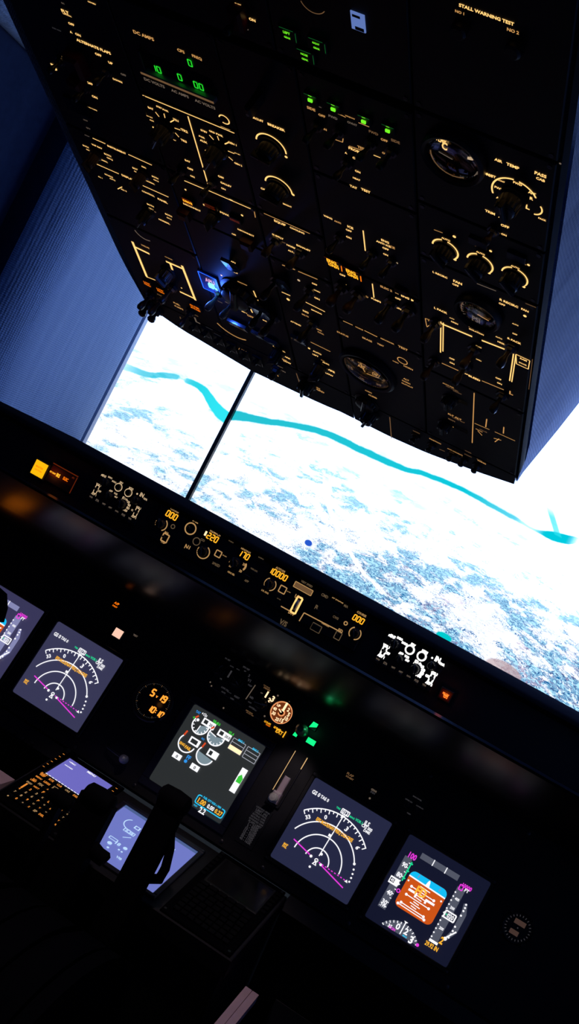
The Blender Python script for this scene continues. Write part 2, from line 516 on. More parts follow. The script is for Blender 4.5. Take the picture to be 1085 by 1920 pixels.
        F.append(tuple(range(seg))[::-1]); F.append(tuple((len(P)-1)*seg+k for k in range(seg)))
        return s.raw(V, F, m, X)
    def seg7(s, txt, x, y, h, m, z, slant=0.12, wd=None):
        """digits from seven bars, x = left edge, y = middle"""
        w_ = h * 0.5; t = wd or h * 0.17; adv = h * 0.78
        D = {'0':'abcdef','1':'bc','2':'abged','3':'abgcd','4':'fgbc','5':'afgcd','6':'afgedc','7':'abc','8':'abcdefg','9':'abcdfg','-':'g',' ':''}
        for ch in txt:
            P = {'a':(0,h/2,w_,h/2),'g':(0,0,w_,0),'d':(0,-h/2,w_,-h/2),'f':(0,0,0,h/2),'e':(0,-h/2,0,0),'b':(w_,0,w_,h/2),'c':(w_,-h/2,w_,0)}
            for k in D.get(ch, ''):
                a, b, c, d = P[k]
                s.line(x+a+b*slant, y+b, x+c+d*slant, y+d, t, z, m)
            x += adv
        return x
    def text(s, txt, x, y, m, z, width=None, size=None, align='C', rot=0.0, hmul=1.0, X=None):
        V, F, x0, x1 = glyphs(txt)
        wd = max(1e-6, x1 - x0)
        k = (width / wd) if width else size
        ky = k * hmul
        ca, sa = math.cos(rot), math.sin(rot)
        off = {'C': (x0 + x1) / 2, 'L': x0, 'R': x1}[align]
        W = []
        for vx, vy in V:
            a, b = (vx - off) * k, (vy - 0.36) * ky
            W.append((x + a*ca - b*sa, y + a*sa + b*ca, z))
        return s.raw(W, F, m, X)
    def build(s, name, parent=None, smooth=True, angle=35):
        me = bpy.data.meshes.new(name)
        me.from_pydata(s.V, [], s.F)
        for m in s.ms: me.materials.append(MATS[m])
        me.polygons.foreach_set('material_index', s.M)
        if smooth:
            me.polygons.foreach_set('use_smooth', [True] * len(s.F))
            me.set_sharp_from_angle(angle=math.radians(angle))
        me.update()
        o = bpy.data.objects.new(name, me)
        C.objects.link(o)
        if parent is not None: o.parent = parent
        return o
GL = {}
def glyphs(txt):
    if txt in GL: return GL[txt]
    c = bpy.data.curves.new('lettering', 'FONT')
    c.body = txt; c.size = 1.0; c.offset = 0.034; c.resolution_u = 2; c.fill_mode = 'FRONT'
    o = bpy.data.objects.new('lettering', c)
    C.objects.link(o)
    dg = bpy.context.evaluated_depsgraph_get()
    me = o.evaluated_get(dg).to_mesh()
    V = [(v.co.x, v.co.y) for v in me.vertices]
    F = [tuple(p.vertices) if p.normal.z > 0 else tuple(p.vertices)[::-1] for p in me.polygons]
    o.evaluated_get(dg).to_mesh_clear()
    bpy.data.objects.remove(o); bpy.data.curves.remove(c)
    xs = [v[0] for v in V] or [0, 1]
    GL[txt] = (V, F, min(xs), max(xs))
    return GL[txt]

def tag(o, label=None, cat=None, group=None, kind=None):
    if label: o['label'] = label
    if cat: o['category'] = cat
    if group: o['group'] = group
    if kind: o['kind'] = kind
    return o
class Thing:
    """an Empty at the thing's base on a plane; its parts are built in its own axes (u, v, out of the plane)"""
    def __init__(s, name, label, cat, pl, a, b, h=0.0, group=None):
        s.o = bpy.data.objects.new(name, None)
        C.objects.link(s.o)
        s.o.empty_display_size = 0.02
        s.o.matrix_world = pl.frame(a, b, h)
        tag(s.o, label, cat, group)
        s.pl, s.a, s.b = pl, a, b
    def L(s, px, py):
        a, b = s.pl.at(px, py)
        return a - s.a, b - s.b
    def k(s, px, py): return s.pl.mpp(px, py)
    def part(s, name, mb, parent=None, label=None, smooth=True):
        o = mb.build(name, parent or s.o, smooth)
        if label: o['label'] = label
        return o
def world_thing(name, label, cat, loc, group=None):
    o = bpy.data.objects.new(name, None)
    C.objects.link(o); o.location = loc; o.empty_display_size = 0.05
    tag(o, label, cat, group)
    return o
def shifted(mb, loc):
    l = Vector(loc)
    mb.V = [tuple(Vector(v) - l) for v in mb.V]
    return mb

def legends(t, mb, items, z, m0):
    """lettering and lines of a panel: ('text', x, y, width px[, material]) | ('-', x0,y0,x1,y1,width px[,m]) | ('o', x, y, r px, a0, a1, w px[,m]) | ('.', x, y, size px[,m]) | ('[]', x0,y0,x1,y1 rect filled)"""
    for it in items:
        k = it[0]
        if k == '-':
            x0, y0 = t.L(it[1], it[2]); x1, y1 = t.L(it[3], it[4])
            mb.line(x0, y0, x1, y1, it[5] * t.k(it[1], it[2]), z, it[6] if len(it) > 6 else m0)
        elif k == 'o':
            x, y = t.L(it[1], it[2]); q = t.k(it[1], it[2])
            mb.arc(x, y, z, it[3]*q, it[6]*q, it[4], it[5], it[7] if len(it) > 7 else m0)
        elif k == '.':
            x, y = t.L(it[1], it[2]); q = t.k(it[1], it[2]) * it[3] / 2
            mb.disc(x, y, z, q, it[4] if len(it) > 4 else m0, 12)
        elif k == '[]':
            x0, y0 = t.L(it[1], it[2]); x1, y1 = t.L(it[3], it[4])
            mb.rect(min(x0,x1), min(y0,y1), max(x0,x1), max(y0,y1), z, it[5] if len(it) > 5 else m0)
        else:
            x, y = t.L(it[1], it[2]); q = t.k(it[1], it[2])
            mb.text(k, x, y, it[4] if len(it) > 4 else m0, z, width=it[3]*q)
FP = 0.004
def faceplate(t, x0, y0, x1, y1, items=(), m0='amber', m='panel_black', screws=True, th=FP, extra=None, front=None):
    mb = MB()
    if front:
        P = front + [(x1, y1), (x0, y1)]; n = len(P)
        mb.raw([(x, y, -0.004) for x, y in P] + [(x, y, th) for x, y in P], [tuple(range(n))[::-1], tuple(n+i for i in range(n))] + [(i, (i+1) % n, n+(i+1) % n, n+i) for i in range(n)], m)
    else:
        mb.box(x0, y0, -0.004, x1, y1, th, m, 0.0012)
    if screws:
        for sx in (x0 + 0.006, x1 - 0.006):
            for sy in (y0 + 0.006, y1 - 0.006):
                mb.cyl(sx, sy, th - 0.001, th + 0.0008, 0.0026, 'dark_steel', seg=12)
                mb.line(sx - 0.002, sy, sx + 0.002, sy, 0.0006, th + 0.0009, 'console_black')
    legends(t, mb, items, th + 0.0004, m0)
    if extra: extra(mb)
    return t.part('faceplate', mb)
def knob(t, px, py, r, h, ang=90, m='knob_black', xy=None, z=FP, name='selector_knob'):
    x, y = xy if xy else t.L(px, py)
    mb = MB()
    mb.lathe([(r*1.25, z), (r*1.25, z+h*0.12), (r*1.0, z+h*0.2), (r*0.88, z+h*0.9), (r*0.78, z+h), (0.0, z+h)], m, x, y, 28)
    for i in range(14):
        a = 2*math.pi*i/14
        mb.cyl(x + r*0.93*math.cos(a), y + r*0.93*math.sin(a), z+h*0.2, z+h*0.85, r*0.10, m, seg=6)
    o = t.part(name, mb)
    a = math.radians(ang)
    p = MB()
    R = Matrix.Translation((x, y, 0)) @ Matrix.Rotation(a, 4, 'Z')
    p.box(-r*0.95, -r*0.2, z+h*0.75, r*1.15, r*0.2, z+h*1.25, m, r*0.08, R)
    p.line(r*0.3, 0, r*1.1, 0, r*0.1, z+h*1.26, 'knob_white', R)
    t.part('pointer_bar', p, o)
    return o
def toggle(t, px, py, tilt=12, h=0.022, m='knob_black', xy=None, z=FP, name='toggle_switch', r=0.004):
    x, y = xy if xy else t.L(px, py)
    mb = MB()
    mb.lathe([(r*1.9, z), (r*1.9, z+r*0.7), (r*1.3, z+r*0.75), (r*1.2, z+r*1.6), (0, z+r*1.6)], 'dark_steel', x, y, 6)
    o = t.part(name, mb)
    b = MB()
    R = Matrix.Translation((x, y, z + r)) @ Matrix.Rotation(math.radians(-tilt), 4, 'X')
    b.lathe([(r*0.55, 0), (r*0.6, h*0.4), (r*1.05, h*0.62), (r*1.15, h*0.85), (r*0.85, h*0.97), (0, h)], m, 0, 0, 14, R)
    t.part('bat_lever', b, o)
    return o
def annunciator(t, px, py, wpx, hpx, txt, m, lit=True, xy=None, name='annunciator_light', tw=0.8, label=None):
    x, y = xy if xy else t.L(px, py)
    q = t.k(px, py)
    a, b = wpx*q/2, hpx*q/2
    mb = MB()
    mb.box(x-a, y-b, FP-0.001, x+a, y+b, FP+0.004, 'bezel_black', 0.0008)
    n = len(txt)
    for i, s_ in enumerate(txt):
        mb.text(s_, x, y + b*(0.0 if n == 1 else (0.42 - 0.84*i/(n-1))), m, FP+0.0044, width=2*a*tw)
    return t.part(name, mb, None, label)
def gauge(t, px, py, r, items=None, xy=None, name='round_gauge', z=FP, face='dial_black', glass=True, bez='panel_edge'):
    x, y = xy if xy else t.L(px, py)
    mb = MB()
    mb.lathe([(r*1.16, z-0.001), (r*1.16, z+0.006), (r*1.08, z+0.009), (r*0.98, z+0.008), (r*0.95, z+0.0005)], bez, x, y, 40)
    mb.disc(x, y, z+0.002, r*0.97, face, 40)
    if items: items(mb, x, y, z+0.0026, r)
    g = t.part(name, mb)
    if glass:
        d = MB(); R_ = r*0.96; H = r*0.16
        d.lathe([(R_*math.cos(math.radians(q)), z + 0.004 + H*math.sin(math.radians(q))) for q in range(0, 90, 10)] + [(0, z + 0.004 + H)], 'lens_glass', x, y, 36)
        t.part('glass', d, g)
    return g
# ---------------------------------------------------------------- the setting
def struct(name, mb, **k):
    return tag(mb.build(name, None, **k), kind='structure')
f = MB(); f.box(-1.1, -3.0, -0.04, 1.2, 0.7, 0.0, 'floor_black'); struct('floor', f)
f = MB(); f.box(-2.0, -3.0, 2.12, 2.0, 0.7, 2.16, 'blue_cloth'); struct('ceiling', f)
f = MB(); f.box(-1.1, -3.04, 0.0, 1.2, -3.0, 2.12, 'console_black'); struct('wall_rear', f)
f = MB(); f.box(-2.0, 0.66, 0.0, 2.0, 0.70, 2.12, 'console_black'); struct('wall_front', f)
XW = -0.75
# left lining: flat beside the windscreen, rolling back into the side window recess, with a padded roll above it
def left_lining():
    mb = MB()
    prof = [(-0.785, 0.352), (-0.762, 0.350), (XW - 0.004, 0.342), (XW, 0.325), (XW + 0.003, 0.25), (XW + 0.006, 0.15), (XW + 0.010, 0.05), (XW + 0.013, -0.02), (XW + 0.014, -0.07)]
    for i in range(1, 9):
        a = math.radians(90 * i / 8)
        prof.append((XW + 0.014 - 0.12 * (1 - math.cos(a)), -0.07 - 0.11 * math.sin(a)))
    cut = len(prof) - 1
    prof += [(-0.875, -0.23), (-0.868, -0.26), (-0.875, -0.29), (-0.875, -0.42), (-0.875, -1.2), (-0.875, -3.0)]
    zs = [0.0, 1.0, 1.3, 1.5, 1.7, 1.9, 2.0, 2.12]
    V = [(x, y, z) for z in zs for x, y in prof]
    n = len(prof); F = []
    for k in range(len(zs) - 1):
        for i in range(n - 1): F.append((k*n+i+1, k*n+i, (k+1)*n+i, (k+1)*n+i+1))
    mb.raw(V, F, 'blue_cloth')
    k = mb.mi('shaded_cloth')
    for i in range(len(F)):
        if i % (n - 1) >= cut - 2: mb.M[i] = k  # shade of the recess put into the cloth as a darker colour
    mb.box(-0.95, -3.0, 0, -0.92, 0.352, 2.12, 'console_black')
    return mb
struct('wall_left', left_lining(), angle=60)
def roll():
    mb = MB()
    ring = [(0.085*math.cos(math.radians(a)) - 0.845, 0.085*math.sin(math.radians(a)) + 2.10) for a in range(-180, 91, 15)]
    ys = [-0.22, -0.45, -0.75, -1.1, -1.5]
    V = [(x, y, z) for y in ys for x, z in ring]; n = len(ring); F = []
    for k in range(len(ys) - 1):
        for i in range(n - 1): F.append((k*n+i, k*n+i+1, (k+1)*n+i+1, (k+1)*n+i))
    F.append(tuple(range(n))[::-1])
    return mb.raw(V, F, 'blue_cloth')
struct('trim_2', roll(), angle=60)
f = MB(); f.box(-0.765, 0.353, 1.30, -0.752, 0.370, 2.10, 'white_trim', 0.002); struct('trim_1', f)
f = MB(); f.box(0.95, -3.0, 0, 0.99, 0.35, 2.12, 'blue_cloth'); struct('wall_right', f)

# ---------------------------------------------------------------- the two outside-view screens
def monitor(label, x0, x1, xo, m):
    t = world_thing('flat_screen', label, 'screen', (xo, MON_Y, MON_Z), 'outside view screens')
    z0, z1 = 1.19, 2.085
    b = MB()
    bw = 0.0048
    for a in ((x0, z0, x1, z0+0.015), (x0, z1-0.015, x1, z1), (x0, z0, x0+bw, z1), (x1-bw, z0, x1, z1)):
        b.box(a[0], -0.012, a[1], a[2], 0.03, a[3], 'bezel_black')
    b.box(x0+0.02, 0.012, z0+0.02, x1-0.02, 0.06, z1-0.02, 'bezel_black')
    shifted(b, (xo, 0, MON_Z)).build('bezel', t)
    s = MB()
    s.raw([(x0+bw,0,z0+0.015),(x1-bw,0,z0+0.015),(x1-bw,0,z1-0.015),(x0+bw,0,z1-0.015)], [(0,1,2,3)], m)
    shifted(s, (xo, 0, MON_Z)).build('screen', t)
    for k in (0.3, 0.7):
        st = MB(); x = x0 + (x1-x0)*k
        st.box(x-0.02, 0.062, 0.0, x+0.02, 0.09, z0+0.2, 'bezel_black')
        st.box(x-0.1, 0.0, 0.0, x+0.1, 0.13, 0.012, 'bezel_black')
        shifted(st, (xo, 0, MON_Z)).build('stand', t)
    return t
monitor('bright screen with the left part of the cyan river, left of the thin black seam', -1.925, -0.4945, WEST_X, 'outside_view_west')
monitor('large bright screen showing a speckled town and long river behind the overhead console', -0.4935, 0.985, EAST_X, 'outside_view_east')

# ---------------------------------------------------------------- glareshield
gs = world_thing('glareshield', 'long black padded glareshield running under the bright screens', 'glareshield', (0, -0.2, 1.283))
def gs_prism(name, P, x0, x1, m, y=-0.2, z=1.283):
    mb = MB(); mb.prism(P, x0, x1, m)
    return shifted(mb, (0, y, z)).build(name, gs, True, 40)
gs_prism('top_pad', [(-0.19,1.374),(-0.206,1.377),(-0.210,1.383),(-0.204,1.389),(-0.19,1.3915),(-0.10,1.391),(0.1,1.380),(0.30,1.369),(0.342,1.366),(0.348,1.362),(0.34,1.354),(0.2,1.354)], -0.748, 0.945, 'vinyl_black')
gs_prism('aft_face', [(-0.1965,1.283),(-0.1965,1.374),(-0.17,1.374),(-0.17,1.283)], -0.748, 0.945, 'console_black')
gs_prism('lower_lip', [(-0.204,1.279),(-0.206,1.284),(-0.203,1.288),(-0.185,1.288),(-0.185,1.279)], -0.748, 0.945, 'gloss_black')
gs_prism('underside', [(-0.2,1.281),(-0.1,1.206),(0.052,1.152),(0.055,1.156),(-0.09,1.215),(-0.19,1.288)], -0.748, 0.945, 'underside_black')

# ---------------------------------------------------------------- overhead console
XL, XR = -0.338, 0.3478
FE = [(-0.338, 0.0), (-0.31, -0.016), (-0.272, -0.033), (-0.226, -0.041), (-0.179, -0.052), (-0.137, -0.061), (-0.046, -0.058), (0.003, -0.055), (0.039, -0.049), (0.13, -0.051), (0.196, -0.044), (0.29, -0.020), (0.350, 0.0)]
def front_edge(u):
    for (a, p), (b, q) in zip(FE, FE[1:]):
        if u <= b: return p + (q - p) * max(0.0, u - a) / (b - a)
    return 0.0
oc = world_thing('overhead_console', 'black overhead console with blue cloth sides, full of switch panels', 'console', (0, -0.4525, 1.6822))
def oc_build():
    n = 15
    mb = MB()
    # tray carrying the panels: front edge bows gently forwards
    us = [XL + (XR-XL)*i/24 for i in range(25)]
    fr = lambda u: front_edge(u) - 0.003
    V = []; F = []
    for u in us: V.append(OVH.pt(u, fr(u), -0.004))
    for u in us: V.append(OVH.pt(u, 1.25, -0.004))
    for u in us: V.append(OVH.pt(u, fr(u), -0.022))
    for u in us: V.append(OVH.pt(u, 1.25, -0.022))
    N = len(us)
    for i in range(N-1):
        F.append((i, i+1, N+i+1, N+i)); F.append((2*N+i+1, 2*N+i, 3*N+i, 3*N+i+1))
        F.append((2*N+i, 2*N+i+1, i+1, i))
    F.append((0, N, 3*N, 2*N)); F.append((2*N-1, N-1, 3*N-1, 4*N-1))
    mb.raw(V, F, 'console_black')
    shifted(mb, (0, -0.4525, 1.6822)).build('panel_tray', oc)
    # front skin up to the ceiling
    mb = MB()
    a, b = OVH.pt(XL, 0.0, -0.02), OVH.pt(XR, 0.0, -0.02)
    mb.raw([a, b, (XR, a.y + 0.04, 2.12), (XL, a.y + 0.04, 2.12)], [(0,1,2,3)], 'blue_cloth')
    shifted(mb, (0, -0.4525, 1.6822)).build('front_lining', oc)
    for sgn, x, nm in ((1, XR, 'side_lining'), (-1, XL, 'side_lining')):
        mb = MB()
        prof = [(0, 0.0), (0.002, 0.02), (0.010, 0.06), (0.018, 0.10), (0.027, 0.15), (0.045, 0.20), (0.085, 0.26), (0.16, 0.32), (0.27, 0.38), (0.38, 0.46)]
        rows = []
        vv = [i*0.05 for i in range(26)]
        for v in vv:
            base = OVH.pt(x, v, 0.002)
            top = 2.12 - base.z
            r = []
            for dx, dz in prof:
                z = min(dz, top)
                r.append((base.x + sgn*(dx + min(v, 0.12)*0.10), base.y + (0.04*dz if v == 0 else 0), base.z + z))
            rows.append(r)
        m = len(prof); V = [p for r in rows for p in r]; F = []
        for i in range(len(rows)-1):
            for j in range(m-1):
                q = (i*m+j, i*m+j+1, (i+1)*m+j+1, (i+1)*m+j)
                F.append(q if sgn < 0 else q[::-1])
        mb.raw(V, F, 'blue_cloth')
        shifted(mb, (0, -0.4525, 1.6822)).build(nm, oc, True, 60)
oc_build()

# ---------------------------------------------------------------- instrument panel board and pedestal
ip = Thing('instrument_panel', 'wide black main instrument panel holding the square displays', 'instrument panel', MIP, 0, 0, -0.012)
m_ = MB(); m_.box(-0.745, -0.122, -0.006, 0.94, 0.212, 0.010, 'mip_grey'); ip.part('board', m_)
for x in (-0.66, -0.455, -0.255, -0.105, 0.105, 0.20, 0.392, 0.60, 0.75):
    for y in (-0.113, 0.20):
        m_ = MB(); m_.lathe([(0.004,0.009),(0.004,0.0115),(0.0025,0.012),(0,0.012)], 'dark_steel', x, y, 10); ip.part('screw', m_)
for x0, x1, lab in ((-0.745, -0.272, 'dark lower panel under the left displays, beside the amber keypad'), (0.272, 0.94, 'dark lower panel under the attitude display at the lower right')):
    lp = world_thing('knee_panel', lab, 'knee panel', ((x0+x1)/2, -0.02, 0.0))
    m_ = MB(); m_.prism([(-0.035,0.828),(-0.05,0.80),(-0.04,0.79),(0.10,0.45),(0.30,0.0),(0.34,0.0),(0.14,0.47),(-0.0,0.828)], x0, x1, 'mip_grey')
    shifted(m_, ((x0+x1)/2, -0.02, 0.0)).build('board', lp)
    m_ = MB(); m_.box(x0+0.06, 0.03, 0.50, x1-0.06, 0.036, 0.62, 'panel_edge', 0.001); shifted(m_, ((x0+x1)/2, -0.02, 0.0)).build('access_cover', lp)
fp = Thing('forward_pedestal', 'sloping black pedestal panel around the lower display and keypads', 'pedestal', PED, 0, 0, -0.012)
m_ = MB(); m_.box(-0.27, -0.20, -0.03, 0.27, 0.035, 0.010, 'mip_grey', 0.002); fp.part('panel', m_)
m_ = MB(); m_.box(-0.262, -0.19, -0.62, 0.262, 0.10, -0.03, 'console_black'); fp.part('body', m_)
# ---------------------------------------------------------------- square displays
S = 0.086
class Scr(MB):
    """drawing on a display face in units of half its width"""
    def __init__(s, bg, rx=1.0, ry=1.0):
        super().__init__(); s.z = 0.0002; s.rrect(-S*rx, -S*ry, S*rx, S*ry, 0.004, 0.0, bg)
    def up(s): s.z += 0.00008; return s.z
    def l(s, x0, y0, x1, y1, w_, m): s.line(x0*S, y0*S, x1*S, y1*S, w_*S, s.up(), m)
    def a(s, x, y, r, a0, a1, w_, m): s.arc(x*S, y*S, s.up(), r*S, w_*S, a0, a1, m, seg=max(8, int(abs(a1-a0)/4)))
    def d(s, x, y, r, m): s.disc(x*S, y*S, s.up(), r*S, m, 20)
    def r(s, x0, y0, x1, y1, m): s.rect(x0*S, y0*S, x1*S, y1*S, s.up(), m)
    def p(s, P, m): s.poly([(x*S, y*S) for x, y in P], s.up(), m)
    def fr(s, x0, y0, x1, y1, w_, m): s.frame(x0*S, y0*S, x1*S, y1*S, w_*S, s.up(), m)
    def t(s, txt, x, y, w_, m, hm=1.0, rot=0): s.text(txt, x*S, y*S, m, s.up(), width=w_*S, hmul=hm, rot=rot)
    def pie(s, x, y, r, a0, a1, m):
        n = max(6, int(abs(a1-a0)/6)); P = [(x, y)]
        for i in range(n+1):
            q = math.radians(a0 + (a1-a0)*i/n); P.append((x + r*math.cos(q), y + r*math.sin(q)))
        s.p(P, m)
def display(name, label, pl, a, b, scr, bez='bezel_black', ow=0.0085, group=None, rx=1.0, ry=1.0, cat='display'):
    t = Thing(name, label, cat, pl, a, b, 0.0, group)
    mb = MB()
    X, Y = S*rx, S*ry
    o = ow
    for q in ((-X-o, -Y-o, X+o, -Y), (-X-o, Y, X+o, Y+o), (-X-o, -Y, -X, Y), (X, -Y, X+o, Y)):
        mb.box(q[0], q[1], -0.0018, q[2], q[3], 0.0045, bez, 0.0014)
    mb.box(-X-o, -Y-o, -0.0018, X+o, Y+o, -0.0006, bez)
    for sx in (-1, 1):
        for sy in (-1, 1): mb.cyl(sx*(X+o*0.55), sy*(Y+o*0.55), 0.004, 0.0052, 0.0022, 'dark_steel', seg=10)
    t.part('bezel', mb)
    t.part('screen', scr)
    return t
def nav(bg):
    s = Scr(bg)
    cx, cy = -0.052, -0.56
    s.a(cx, cy, 1.135, 44.5, 135, 0.026, 's_white')
    for k in range(0, 19):
        q = 45 + k*5
        big = k % 2 == 0
        L = 0.085 if big else 0.05
        c_, n_ = math.cos(math.radians(q)), math.sin(math.radians(q))
        s.l(cx + 1.13*c_, cy + 1.13*n_, cx + (1.13-L)*c_, cy + (1.13-L)*n_, 0.022, 's_white')
    for q, tx in ((132, '33'), (108, '0'), (76, '3'), (48, '6')):
        s.t(tx, cx + 0.97*math.cos(math.radians(q)), cy + 0.97*math.sin(math.radians(q)), 0.05*len(tx)+0.015, 's_white', 1.0, math.radians(q-90))
    s.a(cx, cy, 0.848, 27, 155.5, 0.026, 's_white')
    s.a(cx, cy, 0.570, 2, 179.5, 0.026, 's_white')
    s.a(cx, cy, 0.283, 4, 177, 0.026, 's_white')
    for k, q in enumerate((21, 14.5, 8.5, 2.5)):
        s.d(cx + 0.85*math.cos(math.radians(q-2)), cy + 0.85*math.sin(math.radians(q-2)), 0.022, 's_white')
    s.d(cx + 0.85*math.cos(math.radians(27)), cy + 0.85*math.sin(math.radians(27)), 0.03, 's_white')
    s.l(cx, cy + 0.13, -0.021, 0.60, 0.022, 's_white')
    s.fr(-0.115, 0.62, 0.075, 0.72, 0.02, 's_white'); s.t('012', -0.02, 0.67, 0.15, 's_white', 1.1)
    s.p([(-0.07, 0.60), (0.03, 0.60), (-0.02, 0.53)], 's_white')
    s.t('TRK', -0.20, 0.675, 0.11, 's_green'); s.t('MAG', 0.165, 0.655, 0.12, 's_green')
    s.t('VOR L', 0.345, 0.665, 0.20, 's_green', 1.2)
    s.t('GS 0', -0.80, 0.70, 0.20, 's_white', 1.2); s.t('TAS 0', -0.575, 0.70, 0.21, 's_white', 1.2)
    s.t('ILS', 0.52, 0.715, 0.12, 's_white', 1.3); s.t('CRS 000', 0.56, 0.635, 0.26, 's_white', 1.3); s.t('DME', 0.60, 0.56, 0.16, 's_white')
    s.t('EFIS MODE/NAV FREQ DISAGREE', -0.04, 0.232, 0.94, 's_yel', 1.7)
    s.t('MAP', -0.815, -0.60, 0.11, 's_yel', 1.2); s.t('FAIL', -0.815, -0.655, 0.11, 's_yel', 1.2)
    s.p([(-0.10, 0.04), (-0.03, 0.04), (-0.03, 0.10), (-0.10, 0.10)], 's_white')
    s.d(cx + 0.03, cy + 0.19, 0.03, 's_white')
    s.l(cx - 0.67, -0.41, cx - 0.19, -0.51, 0.026, 's_mag'); s.d(cx - 0.15, -0.525, 0.032, 's_white')
    s.l(cx + 0.14, -0.575, 0.746, -0.735, 0.026, 's_mag'); s.d(cx + 0.13, -0.57, 0.030, 's_white')
    for k in range(9):
        x = 0.02 + 0.08*k
        s.l(x, -0.548 - 0.003*k, x + 0.04, -0.55 - 0.003*k, 0.022, 's_mag')
    s.p([(0.70, -0.60), (0.78, -0.60), (0.74, -0.54)], 's_white')
    s.a(cx, cy + 0.02, 0.035, 0, 360, 0.02, 's_white')
    s.p([(cx - 0.055, cy - 0.09), (cx + 0.055, cy - 0.09), (cx, cy + 0.03)], 's_white'); s.p([(cx - 0.02, cy - 0.075), (cx + 0.02, cy - 0.075), (cx, cy - 0.03)], bg)
    s.d(cx - 0.055, cy - 0.17, 0.026, 's_white')
    return s
def pfd(bg, tape, sh=0.0):
    s = Scr(bg)
    T = tape
    s.r(-0.57, 0.66, 0.355, 0.79, T)
    for x in (-0.262, 0.045): s.l(x, 0.655, x, 0.795, 0.022, 's_white')
    # speed tape
    s.r(-0.865, -0.665, -0.685, 0.555, T)
    s.t('100', -0.715, 0.615, 0.18, 's_mag', 1.3)
    for k, v in enumerate(('90', '80')):
        s.t(v, -0.775, 0.37 - 0.24*k, 0.12, 's_white', 1.2)
    for k, v in enumerate(('40', '30')):
        s.t(v, -0.775, -0.30 - 0.225*k, 0.12, 's_white', 1.2)
    for k in range(11): s.l(-0.72, 0.45 - 0.105*k, -0.685, 0.45 - 0.105*k, 0.018, 's_white')
    s.l(-0.665, 0.05, -0.665, 0.50, 0.026, 's_green'); 
    for k in range(3): s.l(-0.69, 0.46 - 0.17*k, -0.625, 0.46 - 0.17*k, 0.03, 's_green')
    s.r(-0.92, -0.125, -0.70, 0.035, 's_white'); s.r(-0.90, -0.085, -0.80, 0.0, bg); s.t('45', -0.85, -0.04, 0.08, 's_white')
    s.p([(-0.70, -0.02), (-0.70, -0.07), (-0.655, -0.045)], 's_white')
    s.a(-0.63, -0.17, 0.035, 0, 360, 0.02, 's_mag')
    s.t('.199', -0.775, -0.605, 0.14, 's_white')
    # attitude
    x0, x1, y0, y1 = -0.585, 0.31, -0.462, 0.372
    s.rrect(x0*S, y0*S, x1*S, y1*S, 0.12*S, s.up(), 's_earth')
    hz0, hz1 = 0.235, 0.205
    P = [(x0, hz0), (x1, hz1)]
    for cx, cy, q in ((x1-0.12, y1-0.12, 0), (x0+0.12, y1-0.12, 90)):
        for i in range(5):
            t_ = math.radians(q + i*22.5); P.append((cx + 0.12*math.cos(t_), cy + 0.12*math.sin(t_)))
    s.p(P, 's_sky')
    s.l(x0, hz0, x1, hz1, 0.03, 's_white')
    s.p([(-0.19, 0.215), (-0.09, 0.21), (-0.115, 0.33), (-0.14, 0.37), (-0.165, 0.33)], 's_white')
    s.l(-0.40, 0.28, -0.385, 0.36, 0.018, 's_lav'); s.l(0.12, 0.27, 0.135, 0.34, 0.018, 's_lav')
    for k in range(1, 13):
        y = 0.20 - 0.05*k
        wd = (0.09, 0.16, 0.09, 0.36)[k % 4] if k != 12 else 0.42
        xc = -0.14 - 0.004*k
        s.l(xc - wd/1.3, y + 0.006, xc + wd/1.3, y - 0.006, 0.02, 's_white')
        if wd > 0.3:
            s.d(xc - wd/1.3, y + 0.006, 0.03, 's_white'); s.d(xc + wd/1.3, y - 0.006, 0.03, 's_white')
    s.r(-0.455, -0.05, -0.24, 0.0, 's_white'); s.r(-0.285, -0.11, -0.24, -0.0, 's_white')
    s.r(-0.04, -0.055, 0.18, -0.005, 's_white'); s.r(-0.04, -0.11, 0.005, -0.01, 's_white')
    s.r(-0.16, -0.045, -0.11, 0.0, 's_white')
    s.t('FD', -0.19, 0.06, 0.24, 's_yel', 1.3)
    s.d(-0.545, 0.13, 0.02, 's_white'); s.d(0.265, 0.115, 0.02, 's_white')
    # altitude tape
    s.r(0.42, -0.665, 0.605, 0.575, T)
    s.t('10000', 0.60, 0.655, 0.22, 's_mag', 1.25); s.t('FT', 0.63, 0.585, 0.10, 's_white'); s.fr(0.455, 0.53, 0.535, 0.64, 0.025, 's_mag')
    for k, v in enumerate(('400', '200', '200')):
        s.t(v, 0.535, (0.33, -0.36, 0.12)[k], 0.10, 's_white', 1.2)
    for k in range(12): s.d(0.435, 0.44 - 0.095*k, 0.018, 's_white')
    s.fr(0.45, -0.13, 0.69, 0.02, 0.03, 's_white'); s.t('020', 0.585, -0.055, 0.15, 's_white', 1.3); s.t('=', 0.49, -0.055, 0.04, 's_green')
    s.p([(0.45, -0.03), (0.45, -0.08), (0.40, -0.055)], 's_white')
    s.r(0.42, -0.71, 0.62, -0.655, 's_white'); s.t('29.92 IN', 0.53, -0.775, 0.30, 's_yel', 1.5)
    # vertical speed
    s.p([(0.70, 0.33), (0.77, 0.36), (0.86, 0.14), (0.86, -0.28), (0.75, -0.50), (0.68, -0.48), (0.74, -0.28), (0.74, 0.14)], T)
    for k, y in enumerate((0.33, 0.26, 0.19, 0.08, -0.18, -0.28, -0.36, -0.44)):
        s.d(0.765 - (0.012 if k in (0, 7) else 0), y, 0.022, 's_white')
    s.l(0.71, -0.46, 0.84, -0.26, 0.03, 's_white'); s.d(0.70, -0.50, 0.04, 's_white'); s.t('2', 0.66, -0.565, 0.08, 's_yel', 1.3)
    # heading arc
    n = 14; P = []
    for i in range(n+1):
        q = math.radians(30 + 120*i/n); P.append((-0.165 + 0.51*math.cos(q), -1.19 + 0.51*math.sin(q)))
    s.p(P, T)
